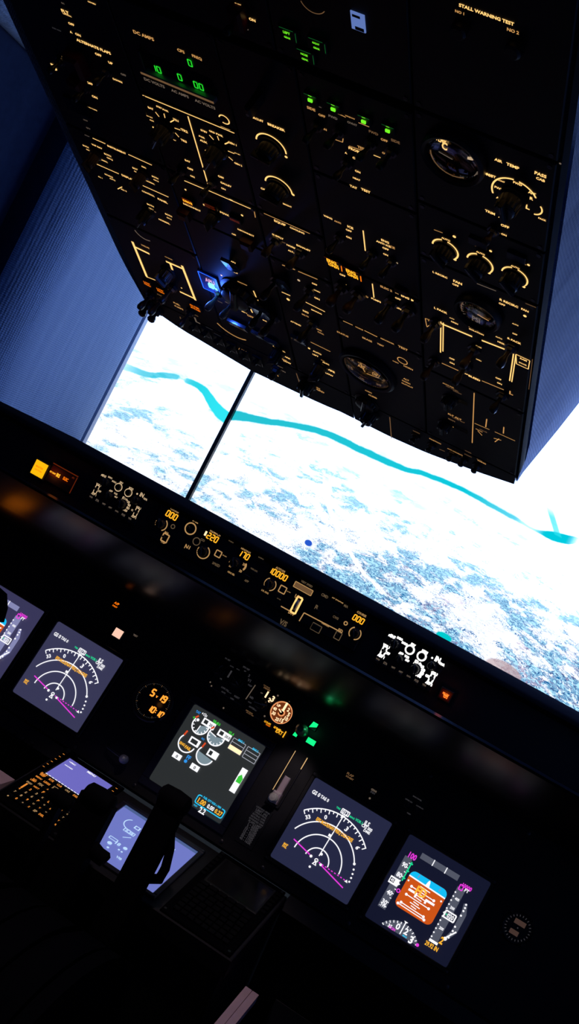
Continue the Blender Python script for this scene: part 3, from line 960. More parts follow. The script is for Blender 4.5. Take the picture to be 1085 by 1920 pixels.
    for i in range(13):
        q = math.radians(33 + 114*i/12); c_, n_ = math.cos(q), math.sin(q)
        s.l(-0.165 + 0.51*c_, -1.19 + 0.51*n_, -0.165 + 0.46*c_, -1.19 + 0.46*n_, 0.02, 's_white')
    for q, tx in ((130, '35'), (105, '0'), (76, '2'), (48, '3')):
        s.t(tx, -0.165 + 0.40*math.cos(math.radians(q)), -1.19 + 0.40*math.sin(math.radians(q)), 0.09, 's_white')
    s.l(-0.165, -0.92, -0.165, -0.66, 0.024, 's_white'); s.p([(-0.21, -0.63), (-0.12, -0.63), (-0.165, -0.68)], 's_white')
    s.t('012H', -0.36, -0.905, 0.15, 's_mag', 1.1); s.t('MAG', -0.05, -0.905, 0.10, 's_cyan'); s.d(0.265, -0.915, 0.035, 's_mag')
    return s
def engine():
    s = Scr('bg_eng')
    s.t('TAT', -0.82, 0.875, 0.12, 's_blue', 1.2); s.t('+12c', -0.655, 0.905, 0.15, 's_white', 1.2)
    for cx, cy, fa in ((-0.60, 0.64, (-95, 20)), (-0.135, 0.605, (-190, 15))):
        s.pie(cx, cy, 0.19, fa[0], fa[1], 's_slate')
        s.a(cx, cy, 0.205, -205, 15, 0.03, 's_white')
        for k in range(8):
            q = math.radians(-190 + 28*k); s.l(cx + 0.2*math.cos(q), cy + 0.2*math.sin(q), cx + 0.15*math.cos(q), cy + 0.15*math.sin(q), 0.02, 's_white')
        s.l(cx, cy, cx + 0.2*math.cos(math.radians(fa[0])), cy + 0.2*math.sin(math.radians(fa[0])), 0.022, 's_white')
        s.r(cx - 0.02, cy + 0.05, cx + 0.32, cy + 0.21, 's_white'); s.r(cx + 0.02, cy + 0.09, cx + 0.12, cy + 0.18, 'bg_eng')
        s.t('20.0', cx + 0.24, cy + 0.13, 0.14, 'bg_eng', 1.1)
        s.t('95.4', cx + 0.27, cy + 0.25, 0.14, 's_green2', 1.1)
        s.l(cx - 0.205, cy + 0.10, cx - 0.155, cy + 0.17, 0.04, 's_red')
    s.d(-0.72, 0.72, 0.035, 's_white'); s.t('+', -0.83, 0.72, 0.06, 's_green2')
    s.t('R-CLB', -0.27, 0.885, 0.15, 's_green2', 1.4)
    s.t('N1', -0.375, 0.41, 0.07, 's_blue')
    for cx, cy, fill in ((-0.645, 0.135, 0), (-0.12, 0.115, 1)):
        if fill: s.pie(cx, cy, 0.20, -185, -5, 's_slate')
        s.a(cx, cy, 0.21, -215, -5, 0.03, 's_white')
        s.l(cx - 0.17, cy + 0.125, cx - 0.15, cy + 0.25, 0.04, 's_red')
        s.r(cx - 0.0, cy + 0.03, cx + 0.27, cy + 0.20, 's_white'); s.r(cx + 0.04, cy + 0.065, cx + (0.21 if not fill else 0.12), cy + 0.165, 'bg_eng')
    s.t('ENG', -0.735, 0.07, 0.14, 's_yel', 1.2); s.t('FAIL', -0.565, 0.055, 0.16, 's_yel', 1.2)
    for x, y in ((-0.69, -0.235), (-0.185, -0.24)):
        s.r(x - 0.11, y - 0.065, x + 0.11, y + 0.07, 's_white'); s.t('0', x, y, 0.05, 'bg_eng')
    s.t('FF', -0.43, -0.12, 0.10, 's_blue', 1.2); s.d(-0.45, -0.225, 0.04, 's_blue')
    for x in (0.25, 0.645):
        s.fr(x, 0.53, x + 0.33, 0.80, 0.014, 's_grey')
        s.l(x, 0.71, x + 0.33, 0.71, 0.014, 's_grey'); s.l(x, 0.62, x + 0.33, 0.62, 0.014, 's_grey')
        s.t('ENG ' + ('1' if x < 0.5 else '2'), x + 0.19, 0.815, 0.15, 's_cyan', 1.2)
    s.r(0.25, 0.53, 0.58, 0.63, 'flap_lit')
    s.r(0.785, -0.265, 0.935, 0.335, 's_white'); s.r(0.81, -0.02, 0.93, 0.12, 's_green2'); s.p([(0.80, 0.10), (0.86, 0.19), (0.94, 0.10)], 's_green2')
    # fuel quantity box
    B = (0.225, -0.90, 0.975, -0.68)
    s.rrect(B[0]*S, B[1]*S, B[2]*S, B[3]*S, 0.05*S, s.up(), 's_cyan')
    s.rrect((B[0]+0.022)*S, (B[1]+0.022)*S, (B[2]-0.022)*S, (B[3]-0.022)*S, 0.04*S, s.up(), 'bg_eng')
    s.r(0.33, -0.72, 0.87, -0.66, 'bg_eng')
    s.t('FUEL QTY KGS x 1000', 0.60, -0.688, 0.48, 's_cyan', 1.3)
    s.t('1.00', 0.385, -0.80, 0.20, 's_yel', 1.25); s.t('0.00', 0.63, -0.80, 0.18, 's_white', 1.25); s.t('0.27', 0.845, -0.80, 0.19, 's_yel', 1.25)
    s.t('2.2', 0.50, -0.96, 0.16, 's_white', 1.3); s.t('TOT', 0.30, -0.945, 0.10, 's_cyan')
    return s
display('navigation_display', 'square navigation display showing white range arcs, just left of the middle clock', MIP, -0.3515, -0.001, nav('bg_nd_left'), group=None)
display('navigation_display', 'square navigation display showing white range arcs, beside the orange-and-blue attitude display below the lit dial', MIP, 0.2875, -0.001, nav('bg_nd_right'))
display('flight_display', 'square attitude display with orange earth and blue sky, whole, at the lower right', MIP, 0.4970, 0.0, pfd('bg_pfd_right', 's_tape'))
display('flight_display', 'square attitude display with lavender tapes, cut off by the left edge', MIP, -0.5610, 0.0, pfd('bg_pfd_left', 's_lav'))
display('engine_display', 'square grey engine display with round dials and a cyan fuel box', MIP, 0.0, -0.001, engine(), 'bezel_navy', 0.016)
def lower():
    s = Scr('bg_lower', 1.0, 1.0)
    s.r(-1.0, 0.90, 1.0, 1.0, 'lcd_blue')
    s.a(-0.50, 0.50, 0.19, 120, 290, 0.025, 's_cyan_pale'); s.r(-0.44, 0.46, -0.30, 0.58, 's_cyan_pale'); s.r(-0.41, 0.485, -0.33, 0.555, 'bg_lower')
    s.a(0.32, 0.50, 0.19, -180, 0, 0.025, 's_cyan_pale'); s.pie(0.32, 0.50, 0.19, -180, 0, 's_cyan_pale'); s.r(0.34, 0.52, 0.60, 0.63, 's_cyan_pale'); s.t('62.0', 0.48, 0.575, 0.2, 'bg_lower')
    s.fr(-0.55, 0.20, -0.28, 0.30, 0.02, 's_cyan_pale'); s.t('0.38', -0.41, 0.25, 0.2, 's_cyan_pale')
    s.l(-0.42, -0.02, -0.28, 0.12, 0.02, 's_cyan_pale')
    s.fr(-0.62, -0.28, -0.42, -0.20, 0.02, 's_cyan_pale'); s.t('18', -0.36, -0.29, 0.12, 's_cyan_pale')
    s.d(-0.50, -0.42, 0.055, 's_cyan_pale'); s.d(-0.17, -0.29, 0.05, 's_cyan_pale'); s.d(-0.24, -0.44, 0.025, 's_cyan_pale'); s.d(-0.16, -0.45, 0.025, 's_cyan_pale')
    s.t('VIB', -0.09, -0.66, 0.14, 's_cyan_pale'); s.d(-0.44, -0.58, 0.03, 's_cyan_pale')
    return s
emi('s_cyan_pale', (190, 222, 255), 1.0)
display('lower_display', 'square lavender display seen between the dark thrust levers', PED, 0.0, -0.0885, lower(), 'bezel_navy', 0.010)
mat('key_black', (0.003, 0.003, 0.004), 0.7, 0, 0.08)
# ---------------------------------------------------------------- keypad units on the pedestal
def cdu(label, xc, lit):
    t = Thing('keypad_unit', label, 'keypad unit', PED, xc, -0.08)
    km = 'key_black'
    mb = MB(); X, Y = 0.0735, 0.117
    mb.box(-X, -Y, -0.0018, X, Y, 0.0035, 'quadrant_black', 0.0015)
    mb.box(-0.057, 0.012, 0.002, 0.059, 0.103, 0.0045, 'bezel_black', 0.001)
    for sy in (-Y + 0.007, Y - 0.007):
        for sx in (-X + 0.006, X - 0.006): mb.cyl(sx, sy, 0.003, 0.0045, 0.003, 'dark_steel', seg=10)
    t.part('faceplate', mb)
    s = MB()
    x0, x1, y0, y1 = -0.0525, 0.0545, 0.017, 0.099
    s.rect(x0, y0, x1, y1, 0.0047, 'bg_cdu' if lit else 'gloss_black')
    if lit:
        for k, (a, tx, w_) in enumerate(((x0 + 0.006, '<FMC', 0.016), (x0 + 0.006, '<ACARS', 0.020))):
            s.text(tx, a, 0.086 - k*0.013 + (0.0 if k else 0.003), 's_white', 0.0049, width=w_, align='L', hmul=0.9)
        s.text('MENU', 0.006, 0.094, 's_white', 0.0049, width=0.020, hmul=1.2)
        for k in range(14): s.line(x0 + k*0.0077, y0 + 0.0008, x0 + k*0.0077 + 0.0055, y0 + 0.0008, 0.002, 0.0049, 's_white')
    t.part('screen', s)
    rows = [('INIT REF', 'RTE', 'CLB', 'CRZ', 'DES', ''), ('MENU', 'LEGS', 'DEP ARR', 'HOLD', 'PROG', 'EXEC'), ('N1 LIMIT', 'FIX', 'A', 'B', 'C', 'D', 'E'), ('PREV', 'NEXT', 'F', 'G', 'H', 'I', 'J'),
            ('1', '2', '3', 'K', 'L', 'M', 'N', 'O'), ('4', '5', '6', 'P', 'Q', 'R', 'S', 'T'), ('7', '8', '9', 'U', 'V', 'W', 'X', 'Y'), ('.', '0', '+', 'Z', 'SP', 'DEL', '/', 'CLR')]
    y = 0.004
    for r, row in enumerate(rows):
        n = len(row); w_ = 0.118 / n
        for i, k in enumerate(row):
            if not k: continue
            x = -0.059 + w_*(i + 0.5)
            kb = MB()
            kw = min(w_*0.42, 0.0085); kh = 0.0050
            if len(k) == 1:
                kb.box(x-kw, y-kh, 0.003, x+kw, y+kh, 0.0085, km, 0.0012)
            else:
                kb.box(x-kw, y-kh, 0.003, x+kw, y+kh, 0.008, km, 0.001)
            m = ('key_amber' if (r*7 + i*3) % 4 != 1 else 'key_warm') if lit else 'grey_faint'
            if lit and (len(k) > 1 or (i + r) % 3):
                for q, tx in enumerate(k.split()):
                    nn = len(k.split())
                    kb.text(tx, x, y + (0.0022 - 0.0044*q if nn > 1 else 0), m, 0.0087, width=min(kw*1.75, 0.0036*len(tx)), hmul=1.25)
            elif lit:
                kb.text(k, x, y, 'key_warm', 0.0087, width=0.0034, hmul=1.1)
            t.part('key', kb)
        y -= 0.0142
    for sx in (-1, 1):
        for k in range(6):
            kb = MB(); x = sx*0.0662; yy = 0.095 - k*0.0135
            kb.box(x-0.005, yy-0.0035, 0.003, x+0.005, yy+0.0035, 0.0075, km, 0.001)
            if lit: kb.line(x-0.0022, yy, x+0.0022, yy, 0.0016, 0.0077, 'key_amber')
            t.part('line_key', kb)
    if lit:
        kb = MB(); kb.rect(0.046, -0.0965, 0.0525, -0.0925, 0.0042, 's_white')
        t.part('status_light', kb, None, 'white lit lamp')
    return t
cdu('keypad unit with amber lit keys and a lavender screen, left of the thrust levers', -0.190, True)
cdu('unlit dark keypad unit, right of the lavender lower display', 0.190, False)
# ---------------------------------------------------------------- glareshield panels
def block(t, mb, px, py, w_, h_, m, z, rot=0):
    x, y = t.L(px, py); q = t.k(px, py)
    mb.rect(x - w_*q/2, y - h_*q/2, x + w_*q/2, y + h_*q/2, z, m)
def efis(label, ax, ay, m, md, hot):
    a0, b0 = MCP.at(223.7, 914.1)
    ref = Thing('tmp', '', '', MCP, a0, b0)            # lays the legends out once, on the left-hand unit
    a, b = MCP.at(ax, ay)
    t = Thing('display_control_panel', label, 'control panel', MCP, a, b)
    L = lambda x, y: ref.L(160 + x*130/1085, 880 + y*110/918)
    mb = MB()
    x0, y0 = L(35, 470)[0], L(740, 860)[1]
    x1, y1 = L(1010, 420)[0], L(300, 40)[1]
    mb.box(x0, y0, -0.003, x1, y1, FP, 'panel_black', 0.0012)
    for sx in (x0+0.004, x1-0.004):
        for sy in (y0+0.004, y1-0.004): mb.cyl(sx, sy, FP-0.001, FP+0.0008, 0.002, 'dark_steel', seg=10)
    z = FP + 0.0004
    q = ref.k(223, 914) * 0.1198
    def T(tx, X, Y, m_, w_, hm=1.0):
        for k, (dx, dy) in enumerate(((0, 0), (2.6, 0), (-2.6, 0), (0, 3.2), (0, -3.2)) if hot > 1.2 else ((0, 0),)):
            mb.text(tx, X + dx*q, Y + dy*q, m_, z + k*0.00003, width=w_*(1.12 if hot > 1.2 else 1.0), hmul=hm)
    for tx, x, y, w_ in (('MINS', 303, 105, 85), ('BARO', 405, 134, 70), ('BARO', 467, 200, 72), ('FPV', 578, 217, 56), ('MTRS', 732, 305, 74), ('IN', 900, 405, 62), ('HPA', 955, 470, 62), ('APP', 415, 343, 56), ('VOR', 490, 386, 62), ('MAP', 495, 438, 48)):
        X, Y = L(x, y); T(tx, X, Y, m, w_*q, 1.25)
    for x, y in ((532, 285), (687, 370)):
        X, Y = L(x, y); mb.arc(X, Y, z, 56*q, 13*q*hot, 0, 360, m, seg=32)
    for tx, x, y in (('5', 604, 458), ('10', 648, 480), ('20', 686, 516), ('40', 698, 563), ('80', 680, 608), ('160', 640, 643)):
        X, Y = L(x, y); T(tx, X, Y, m, (22 + 14*len(tx))*q)
    X, Y = L(825, 388); mb.disc(X, Y, z, 14*q, m, 10)
    # the two pointer switches with their bracket outlines
    for s_, x, y in ((1, 185, 318), (-1, 810, 675)):
        X, Y = L(x, y)
        hw, hh = 26*q, 62*q
        mb.frame(X-hw, Y-hh, X+hw, Y+hh, 12*q*hot, z, m)
        T('VOR ' + ('1' if s_ > 0 else '2'), X, Y+hh+14*q, m, 85*q, 1.2)
        T('ADF ' + ('1' if s_ > 0 else '2'), X, Y-hh-14*q, m, 85*q, 1.2)
        T('OFF', X + s_*60*q, Y, m, 52*q, 1.3)
    for tx, x, y in (('WXR', 105, 435), ('STA', 203, 490), ('WPT', 305, 546), ('ARPT', 403, 601), ('DATA', 507, 660), ('POS', 609, 717), ('TERR', 710, 773)):
        X, Y = L(x, y); mb.text(tx, X, Y, md, z, width=56*q, hmul=1.3)
    t.part('faceplate', mb)
    for x, y, r, hh in ((335, 215, 58, 0.011), (395, 420, 48, 0.012), (595, 555, 62, 0.013), (815, 500, 55, 0.011)):
        knob(t, 0, 0, r*q, hh, 100, xy=L(x, y), name='rotary_knob')
    for x, y in ((532, 285), (687, 370)):
        X, Y = L(x, y); b_ = MB(); b_.cyl(X, Y, FP, FP+0.004, 42*q, 'knob_black', seg=18); t.part('push_button', b_)
    for x, y in ((185, 318), (810, 675)): toggle(t, 0, 0, 10, 0.012, xy=L(x, y), r=0.0022)
    for x, y in ((85, 470), (185, 525), (285, 580), (385, 636), (488, 695), (590, 752), (690, 808)):
        X, Y = L(x, y); b_ = MB(); b_.box(X-26*q, Y-18*q, FP-0.001, X+26*q, Y+18*q, FP+0.003, 'knob_black', 0.0008); t.part('push_button', b_)
    bpy.data.objects.remove(ref.o)
    return t
efis('small glareshield control panel with dim tan lit legends, at the left end', 223.7, 914.1, 'efis_warm', 'warm_grey', 1.0)
efis('small glareshield control panel with glaring white lit legends, beside the red light', 768.8, 1218.1, 'efis_white', 'warm_grey', 1.75)
# the long mode control panel between them
def mcp():
    a, b = MCP.at(500, 1090)
    t = Thing('mode_control_panel', 'long glareshield panel with amber number windows in the middle of the glareshield', 'control panel', MCP, a, b)
    P = lambda x, y: (280 + x*420/1085, 920 + y*320/827)
    L = lambda x, y: t.L(*P(x, y))
    q = lambda x, y: t.k(*P(x, y)) * 420/1085
    mb = MB()
    x0, x1 = L(20, 150)[0], L(1062, 640)[0]
    yt, yb = 0.030, -0.034
    mb.box(x0, yb, -0.003, x1, yt, FP, 'panel_black', 0.0015)
    z = FP + 0.0004
    def T(s_, x, y, w_, m='mcp_warm', hm=1.15):
        X, Y = L(x, y); mb.text(s_, X, Y, m, z, width=w_*q(x, y), hmul=hm)
    for a_ in (('COURSE', 127, 97, 44), ('IAS/MACH', 323, 206, 56), ('HEADING', 470, 292, 52), ('ALTITUDE', 638, 383, 50), ('VERT SPEED', 765, 452, 62, 'mcp_faint'), ('COURSE', 1030, 598, 50),
               ('MA', 88, 207, 22), ('F/D', 72, 250, 20), ('A/T ARM', 226, 152, 30), ('N1', 188, 274, 26), ('C/O', 262, 240, 22, 'mcp_faint'), ('SPEED', 327, 358, 40, 'mcp_faint'), ('VNAV', 400, 246, 30, 'mcp_faint'), ('SPD INTV', 368, 317, 22),
               ('HDG SEL', 400, 401, 38), ('LNAV', 546, 326, 30, 'mcp_faint'), ('VOR LOC', 510, 384, 38, 'mcp_faint'), ('APP', 474, 438, 22, 'mcp_faint'), ('LVL CHG', 563, 490, 38), ('ALT HLD', 630, 525, 20, 'mcp_faint'),
               ('ALT INTV', 678, 491, 20), ('V/S', 652, 640, 40, 'mcp_faint'), ('A/P ENGAGE', 915, 530, 62, 'mcp_warm'), ('CMD', 852, 510, 36, 'mcp_faint'), ('CWS', 905, 615, 30, 'mcp_faint'), ('B', 812, 565, 14, 'mcp_faint'),
               ('UP', 720, 515, 26), ('DN', 690, 592, 28), ('DISENGAGE', 855, 650, 40, 'mcp_warm'), ('F/D', 928, 678, 24), ('MA', 955, 560, 22, 'mcp_faint'), ('25', 395, 365, 12), ('10', 395, 345, 10), ('30', 445, 390, 14), ('20', 462, 358, 14)):
            T(*a_)
    for x, y, r, a0, a1, w_ in ((62, 163, 28, -60, 60, 6), (62, 163, 28, 170, 215, 5), (203, 185, 26, 0, 360, 6), (232, 247, 17, 0, 360, 4), (265, 298, 30, 160, 430, 5), (588, 455, 28, -70, 60, 5), (588, 455, 28, 120, 215, 6), (998, 692, 29, -75, 60, 5), (998, 692, 29, 120, 235, 6), (953, 643, 8, 0, 360, 5), (118, 175, 9, 0, 360, 4), (445, 360, 26, -35, 40, 9)):
        X, Y = L(x, y); k = q(x, y); mb.arc(X, Y, z, r*k, w_*k, a0, a1, 'mcp_warm' if w_ > 4 else 'mcp_faint')
    for x, y, hw, hh, w_, m in ((80, 230, 15, 18, 6, 'mcp_warm'), (337, 307, 14, 14, 5, 'mcp_warm'), (648, 480, 16, 16, 5, 'mcp_warm'), (810, 665, 24, 17, 3, 'mcp_faint'), (915, 703, 15, 18, 4, 'mcp_faint'), (715, 555, 13, 40, 9, 'amber')):
        X, Y = L(x, y); k = q(x, y); mb.frame(X-hw*k, Y-hh*k, X+hw*k, Y+hh*k, w_*k, z, m)
    for c in ((640, 560, 680, 582), (728, 632, 752, 592), (752, 592, 905, 672), (905, 672, 935, 690)):
        X, Y = L(*c[:2]); X2, Y2 = L(*c[2:]); mb.line(X, Y, X2, Y2, 5*q(700, 600), z, 'mcp_warm')
    t.part('faceplate', mb)
    # number windows
    for tx, x, y, n in (('000', 115, 122, 3), ('220', 312, 230, 4), ('170', 463, 314, 3), ('10000', 628, 406, 5), ('000', 1017, 625, 3)):
        X, Y = L(x, y); k = q(x, y); h = 26*k
        w_ = h*0.78*len(tx)
        s = MB(); s.box(X-w_/2-3*k - (20*k if n == 4 else 0), Y-h*0.72, FP-0.001, X+w_/2+4*k, Y+h*0.72, FP+0.0006, 'gloss_black')
        if n == 4: s.rect(X-w_/2-16*k, Y-h*0.35, X-w_/2-6*k, Y+h*0.5, FP+0.0009, 'flap_lit')
        s.seg7(tx, X-w_/2+1.5*k, Y, h, 'digit', FP+0.001, 0.1, h*0.2)
        t.part('number_window', s)
    X, Y = L(748, 475); k = q(748, 475)
    s = MB(); s.box(X-50*k, Y-16*k, FP-0.001, X+50*k, Y+16*k, FP+0.0006, 'gloss_black'); s.rect(X-46*k, Y-10*k, X+46*k, Y+10*k, FP+0.0009, 'amber_faint'); s.frame(X-48*k, Y-13*k, X+48*k, Y+13*k, 4*k, FP+0.001, 'mcp_warm')
    t.part('number_window', s, None, 'blank brownish number window')
    for x, y, r, hh in ((62, 163, 21, 0.012), (265, 298, 22, 0.012), (420, 352, 21, 0.014), (588, 455, 21, 0.013), (998, 692, 21, 0.012)):
        knob(t, 0, 0, r*q(x, y), hh, 110, xy=L(x, y), name='rotary_knob')
    X, Y = L(715, 555); k = q(715, 555)
    wl = MB()
    R = Matrix.Translation((X, Y, FP-0.004)) @ Matrix.Rotation(math.radians(90), 4, 'Y')
    wl.lathe([(0.008,-0.0028),(0.011,-0.0022),(0.011,0.0022),(0.008,0.0028)], 'knob_white', 0, 0, 30, R)
    t.part('thumbwheel', wl)
    for x, y in ((188, 292), (325, 340), (400, 228), (400, 385), (546, 343), (512, 400), (476, 420), (562, 473), (630, 508), (815, 585), (850, 490), (905, 598)):
        X, Y = L(x, y); k = q(x, y); b_ = MB(); b_.box(X-15*k, Y-9*k, FP-0.001, X+15*k, Y+9*k, FP+0.003, 'knob_black', 0.0007); t.part('push_button', b_)
    for x, y in ((203, 185), (80, 230), (915, 703)): toggle(t, 0, 0, 10, 0.012, xy=L(x, y), r=0.0022)
    d = MB(); X, Y = L(810, 665); k = q(810, 665); d.box(X-22*k, Y-15*k, FP-0.001, X+22*k, Y+15*k, FP+0.005, 'knob_black', 0.001); t.part('disengage_bar', d)
mcp()
# warning lights at the ends of the glareshield
t = Thing('caution_light', 'glowing yellow square push light at the left end of the glareshield', 'light', MCP, *MCP.at(77, 880.4))
q = t.k(77, 880)
m_ = MB(); m_.box(-15.5*q, -15*q, -0.003, 15.5*q, 15*q, 0.006, 'panel_edge', 0.001); t.part('housing', m_)
m_ = MB(); m_.box(-12*q, -12.5*q, 0.004, 12*q, 12.5*q, 0.009, 'master_yellow', 0.001)
t.part('lens', m_)
m_ = MB(); m_.text('MASTER', 0, 2.8*q, 'caution', 0.0092, width=15*q); m_.text('CAUTION', 0, -2.8*q, 'caution', 0.0092, width=15*q); t.part('lettering', m_)
t = Thing('warning_annunciator', 'small black light box with dim amber captions, right of the yellow push light', 'light', MCP, *MCP.at(118, 899))
m_ = MB(); m_.box(-26*q, -15*q, -0.003, 27*q, 17*q, 0.008, 'bezel_black', 0.001)
m_.line(-26*q, 17*q, 27*q, 17*q, 1.6*q, 0.0084, 'caution_dim'); m_.line(26*q, 15*q, 26*q, -14*q, 1.6*q, 0.0084, 'caution_dim')
m_.rect(-24*q, -3*q, 24*q, 14*q, 0.0082, 'guard_red')
for s_, px, py, w_, m in (('FLT CONT', 103, 887.5, 12, 'caution_hot'), ('IRS', 113, 892.5, 7, 'caution_hot'), ('ELEC', 127, 899.5, 10, 'caution'), ('APU', 141, 897, 5, 'caution_dim')):
    X, Y = t.L(px, py); m_.text(s_, X, Y, m, 0.0086, width=w_*q, hmul=1.5)
X, Y = t.L(105, 887); m_.rect(X-6*q, Y-3.2*q, X+6*q, Y+0.2*q, 0.0085, 'caution_dim')
t.part('light_face', m_)
t = Thing('warning_light', 'small glowing red-orange warning light at the right end of the glareshield', 'light', MCP, *MCP.at(836, 1303))
q = t.k(836, 1303)
m_ = MB(); m_.box(-13*q, -12*q, -0.003, 13*q, 12*q, 0.007, 'bezel_black', 0.001); m_.rect(-10*q, -8*q, 10*q, 8*q, 0.0072, 'guard_red'); t.part('housing', m_)
m_ = MB(); m_.text('BELOW', 0, 2.2*q, 'red_hot', 0.0076, width=13*q, hmul=1.3); m_.text('G/S', 1.5*q, -2.4*q, 'red_hot', 0.0076, width=9*q, hmul=1.3); m_.rect(-4*q, -1.6*q, 5*q, 1.2*q, 0.0075, 'red_hot'); t.part('lettering', m_)
lamp('warning_glow', 'POINT', MCP.pt(*MCP.at(836, 1303), 0.02), 0.0035, (1.0, 0.16, 0.02), None, 0.006)
lamp('caution_glow', 'POINT', MCP.pt(*MCP.at(100, 890), 0.025), 0.006, (1.0, 0.22, 0.03), None, 0.01)
# faint highlight strip on the pad above the light box
# ---------------------------------------------------------------- small instruments on the main panel
MB0 = MB
def mthing(name, label, cat, px, py, group=None, pl=None):
    pl = pl or MIP
    return Thing(name, label, cat, pl, *pl.at(px, py), -0.002 if pl is MIP else 0.0, group)
def rnd(t, r, face='dial_black', bez='panel_edge'):
    mb = MB(); mb.lathe([(r*1.12, 0.0), (r*1.12, 0.006), (r*1.06, 0.008), (r*0.98, 0.0075), (r*0.95, 0.001)], bez, 0, 0, 40); t.part('bezel', mb)
t = mthing('clock', 'round panel clock with glowing orange digits, between the displays', 'clock', 287, 1314)
q = t.k(287, 1314); r = 35*q
rnd(t, r)
m_ = MB(); m_.disc(0, 0, 0.003, r*0.97, 'dial_black', 36)
for k in range(60):
    a = math.radians(6*k); l = 0.10 if k % 5 == 0 else 0.05
    m_.line(r*0.9*math.cos(a), r*0.9*math.sin(a), r*(0.9-l)*math.cos(a), r*(0.9-l)*math.sin(a), r*0.025, 0.0034, 'grey_faint' if k % 5 else 'amber_faint')
X, Y = t.L(286, 1298); X2, Y2 = t.L(302, 1306)
m_.seg7('5', X-1*q, Y, 12*q, 'clock_hot', 0.0036, 0.1, 2.8*q); m_.text('v', X+11.5*q, Y-2*q, 'clock_hot', 0.0036, width=4*q); m_.seg7('19', X+15.5*q, Y, 11*q, 'clock_hot', 0.0036, 0.1, 2.8*q)
X, Y = t.L(279, 1326); m_.seg7('10', X, Y, 10*q, 'clock_hot', 0.0036, 0.1, 2.4*q); m_.disc(X+16*q, Y+2*q, 0.0036, 1.0*q, 'clock_hot', 8); m_.disc(X+16*q, Y-2*q, 0.0036, 1.0*q, 'clock_hot', 8); m_.seg7('10', X+18*q, Y, 10*q, 'clock_hot', 0.0036, 0.1, 2.4*q)
t.part('dial', m_)
for a in (45, 135, 225, 315):
    b_ = MB(); b_.cyl(r*1.2*math.cos(math.radians(a)), r*1.2*math.sin(math.radians(a)), 0, 0.009, r*0.14, 'knob_black', seg=14); t.part('push_button', b_)
lamp('clock_glow', 'POINT', t.o.matrix_world @ Vector((12*q, 0, 0.012)), 0.0012, (1.0, 0.35, 0.06), None, 0.006)
t = mthing('clock', 'round unlit clock with two brownish windows, at the far right of the panel', 'clock', 970, 1740)
q = t.k(970, 1740); r = 28*q
rnd(t, r)
m_ = MB(); m_.disc(0, 0, 0.003, r*0.97, 'dial_black', 36)
for k in range(24):
    a = math.radians(15*k); m_.line(r*0.93*math.cos(a), r*0.93*math.sin(a), r*0.8*math.cos(a), r*0.8*math.sin(a), r*0.05, 0.0034, 'grey_faint')
emi('window_brown', (70, 52, 46), 0.9)
m_.rect(-r*0.42, r*0.20, r*0.42, r*0.56, 0.0034, 'window_brown'); m_.rect(-r*0.42, -r*0.56, r*0.24, -r*0.22, 0.0034, 'window_brown')
m_.disc(0, 0, 0.0036, r*0.05, 'grey_faint', 10)
t.part('dial', m_)
for a in (45, 135, 225, 315):
    b_ = MB(); b_.cyl(r*1.2*math.cos(math.radians(a)), r*1.2*math.sin(math.radians(a)), 0, 0.008, r*0.14, 'knob_black', seg=14); t.part('push_button', b_)
t = Thing('clock', 'round amber-lit clock at the far left end of the panel, seen mirrored under the glareshield', 'clock', MIP, -0.700, 0.075, -0.002)
emi('clock_face', (255, 130, 20), 2.2, True)
rnd(t, 0.034)
m_ = MB(); m_.disc(0, 0, 0.0035, 0.032, 'clock_face', 32); m_.seg7('10', -0.014, 0.010, 0.014, 'clock_hot', 0.0038); m_.seg7('19', -0.014, -0.011, 0.014, 'clock_hot', 0.0038); t.part('dial', m_)
# annunciators on the left of the panel
t = mthing('annunciator', 'small amber two-line caption light below the glareshield, above the pale square light', 'light', 218, 1135)
q = t.k(218, 1135)
m_ = MB(); m_.box(-9*q, -8*q, 0, 9*q, 8*q, 0.005, 'bezel_black', 0.0008); m_.text('A/P', 0, 3*q, 'caution', 0.0053, width=10*q, hmul=0.9); m_.text('P/RST', 0, -3*q, 'caution', 0.0053, width=10*q, hmul=0.9); t.part('lens', m_)
emi('salmon', (255, 205, 180), 1.0)
t = mthing('push_light', 'small lit salmon square push light on the panel', 'light', 221.5, 1188)
m_ = MB(); m_.box(-11*q, -11*q, 0, 11*q, 11*q, 0.004, 'bezel_black', 0.0008); t.part('housing', m_)
m_ = MB(); m_.box(-8*q, -7.5*q, 0.003, 8*q, 7.5*q, 0.0065, 'salmon', 0.0012); t.part('lens', m_)
m_ = MB(); X, Y = t.L(254, 1192); m_.text('TEST', X, Y, 'warm_grey', 0.0032, width=9*q); t.part('lettering', m_)
# dim selector panels left of the lit dial
t = mthing('selector_panel', 'dim selector panel with two dark knobs and faint grey legends above the engine display', 'control panel', 433, 1280)
q = t.k(433, 1280)
P = lambda x, y: (370 + x*0.2212, 1220 + y*0.2212)
L = lambda x, y: t.L(*P(x, y))
m_ = MB(); x0, y0 = L(60, 330)[0], L(330, 440)[1]; x1, y1 = L(505, 250)[0], L(280, 60)[1]
m_.box(x0, y0, 0, x1, y1, 0.003, 'panel_black', 0.001)
for s_, x, y, w_ in (('N1 SET', 258, 75, 50), ('AUTO', 292, 135, 36), ('BOTH', 345, 160, 28), ('SPD REF', 415, 150, 64), ('SET', 405, 175, 20), ('1', 275, 198, 14), ('2', 440, 212, 14), ('V1', 440, 252, 30), ('VR', 200, 240, 22), ('WT', 110, 268, 12), ('VREF', 445, 296, 40), ('FUEL FLOW', 270, 355, 42), ('RESET', 335, 395, 50), ('RATE', 222, 355, 36), ('USED', 295, 408, 36), ('LWR DU', 235, 325, 70), ('ND', 460, 398, 34)):
    X, Y = L(x, y); m_.text(s_, X, Y, 'grey_faint', 0.0033, width=w_*0.2212*q)
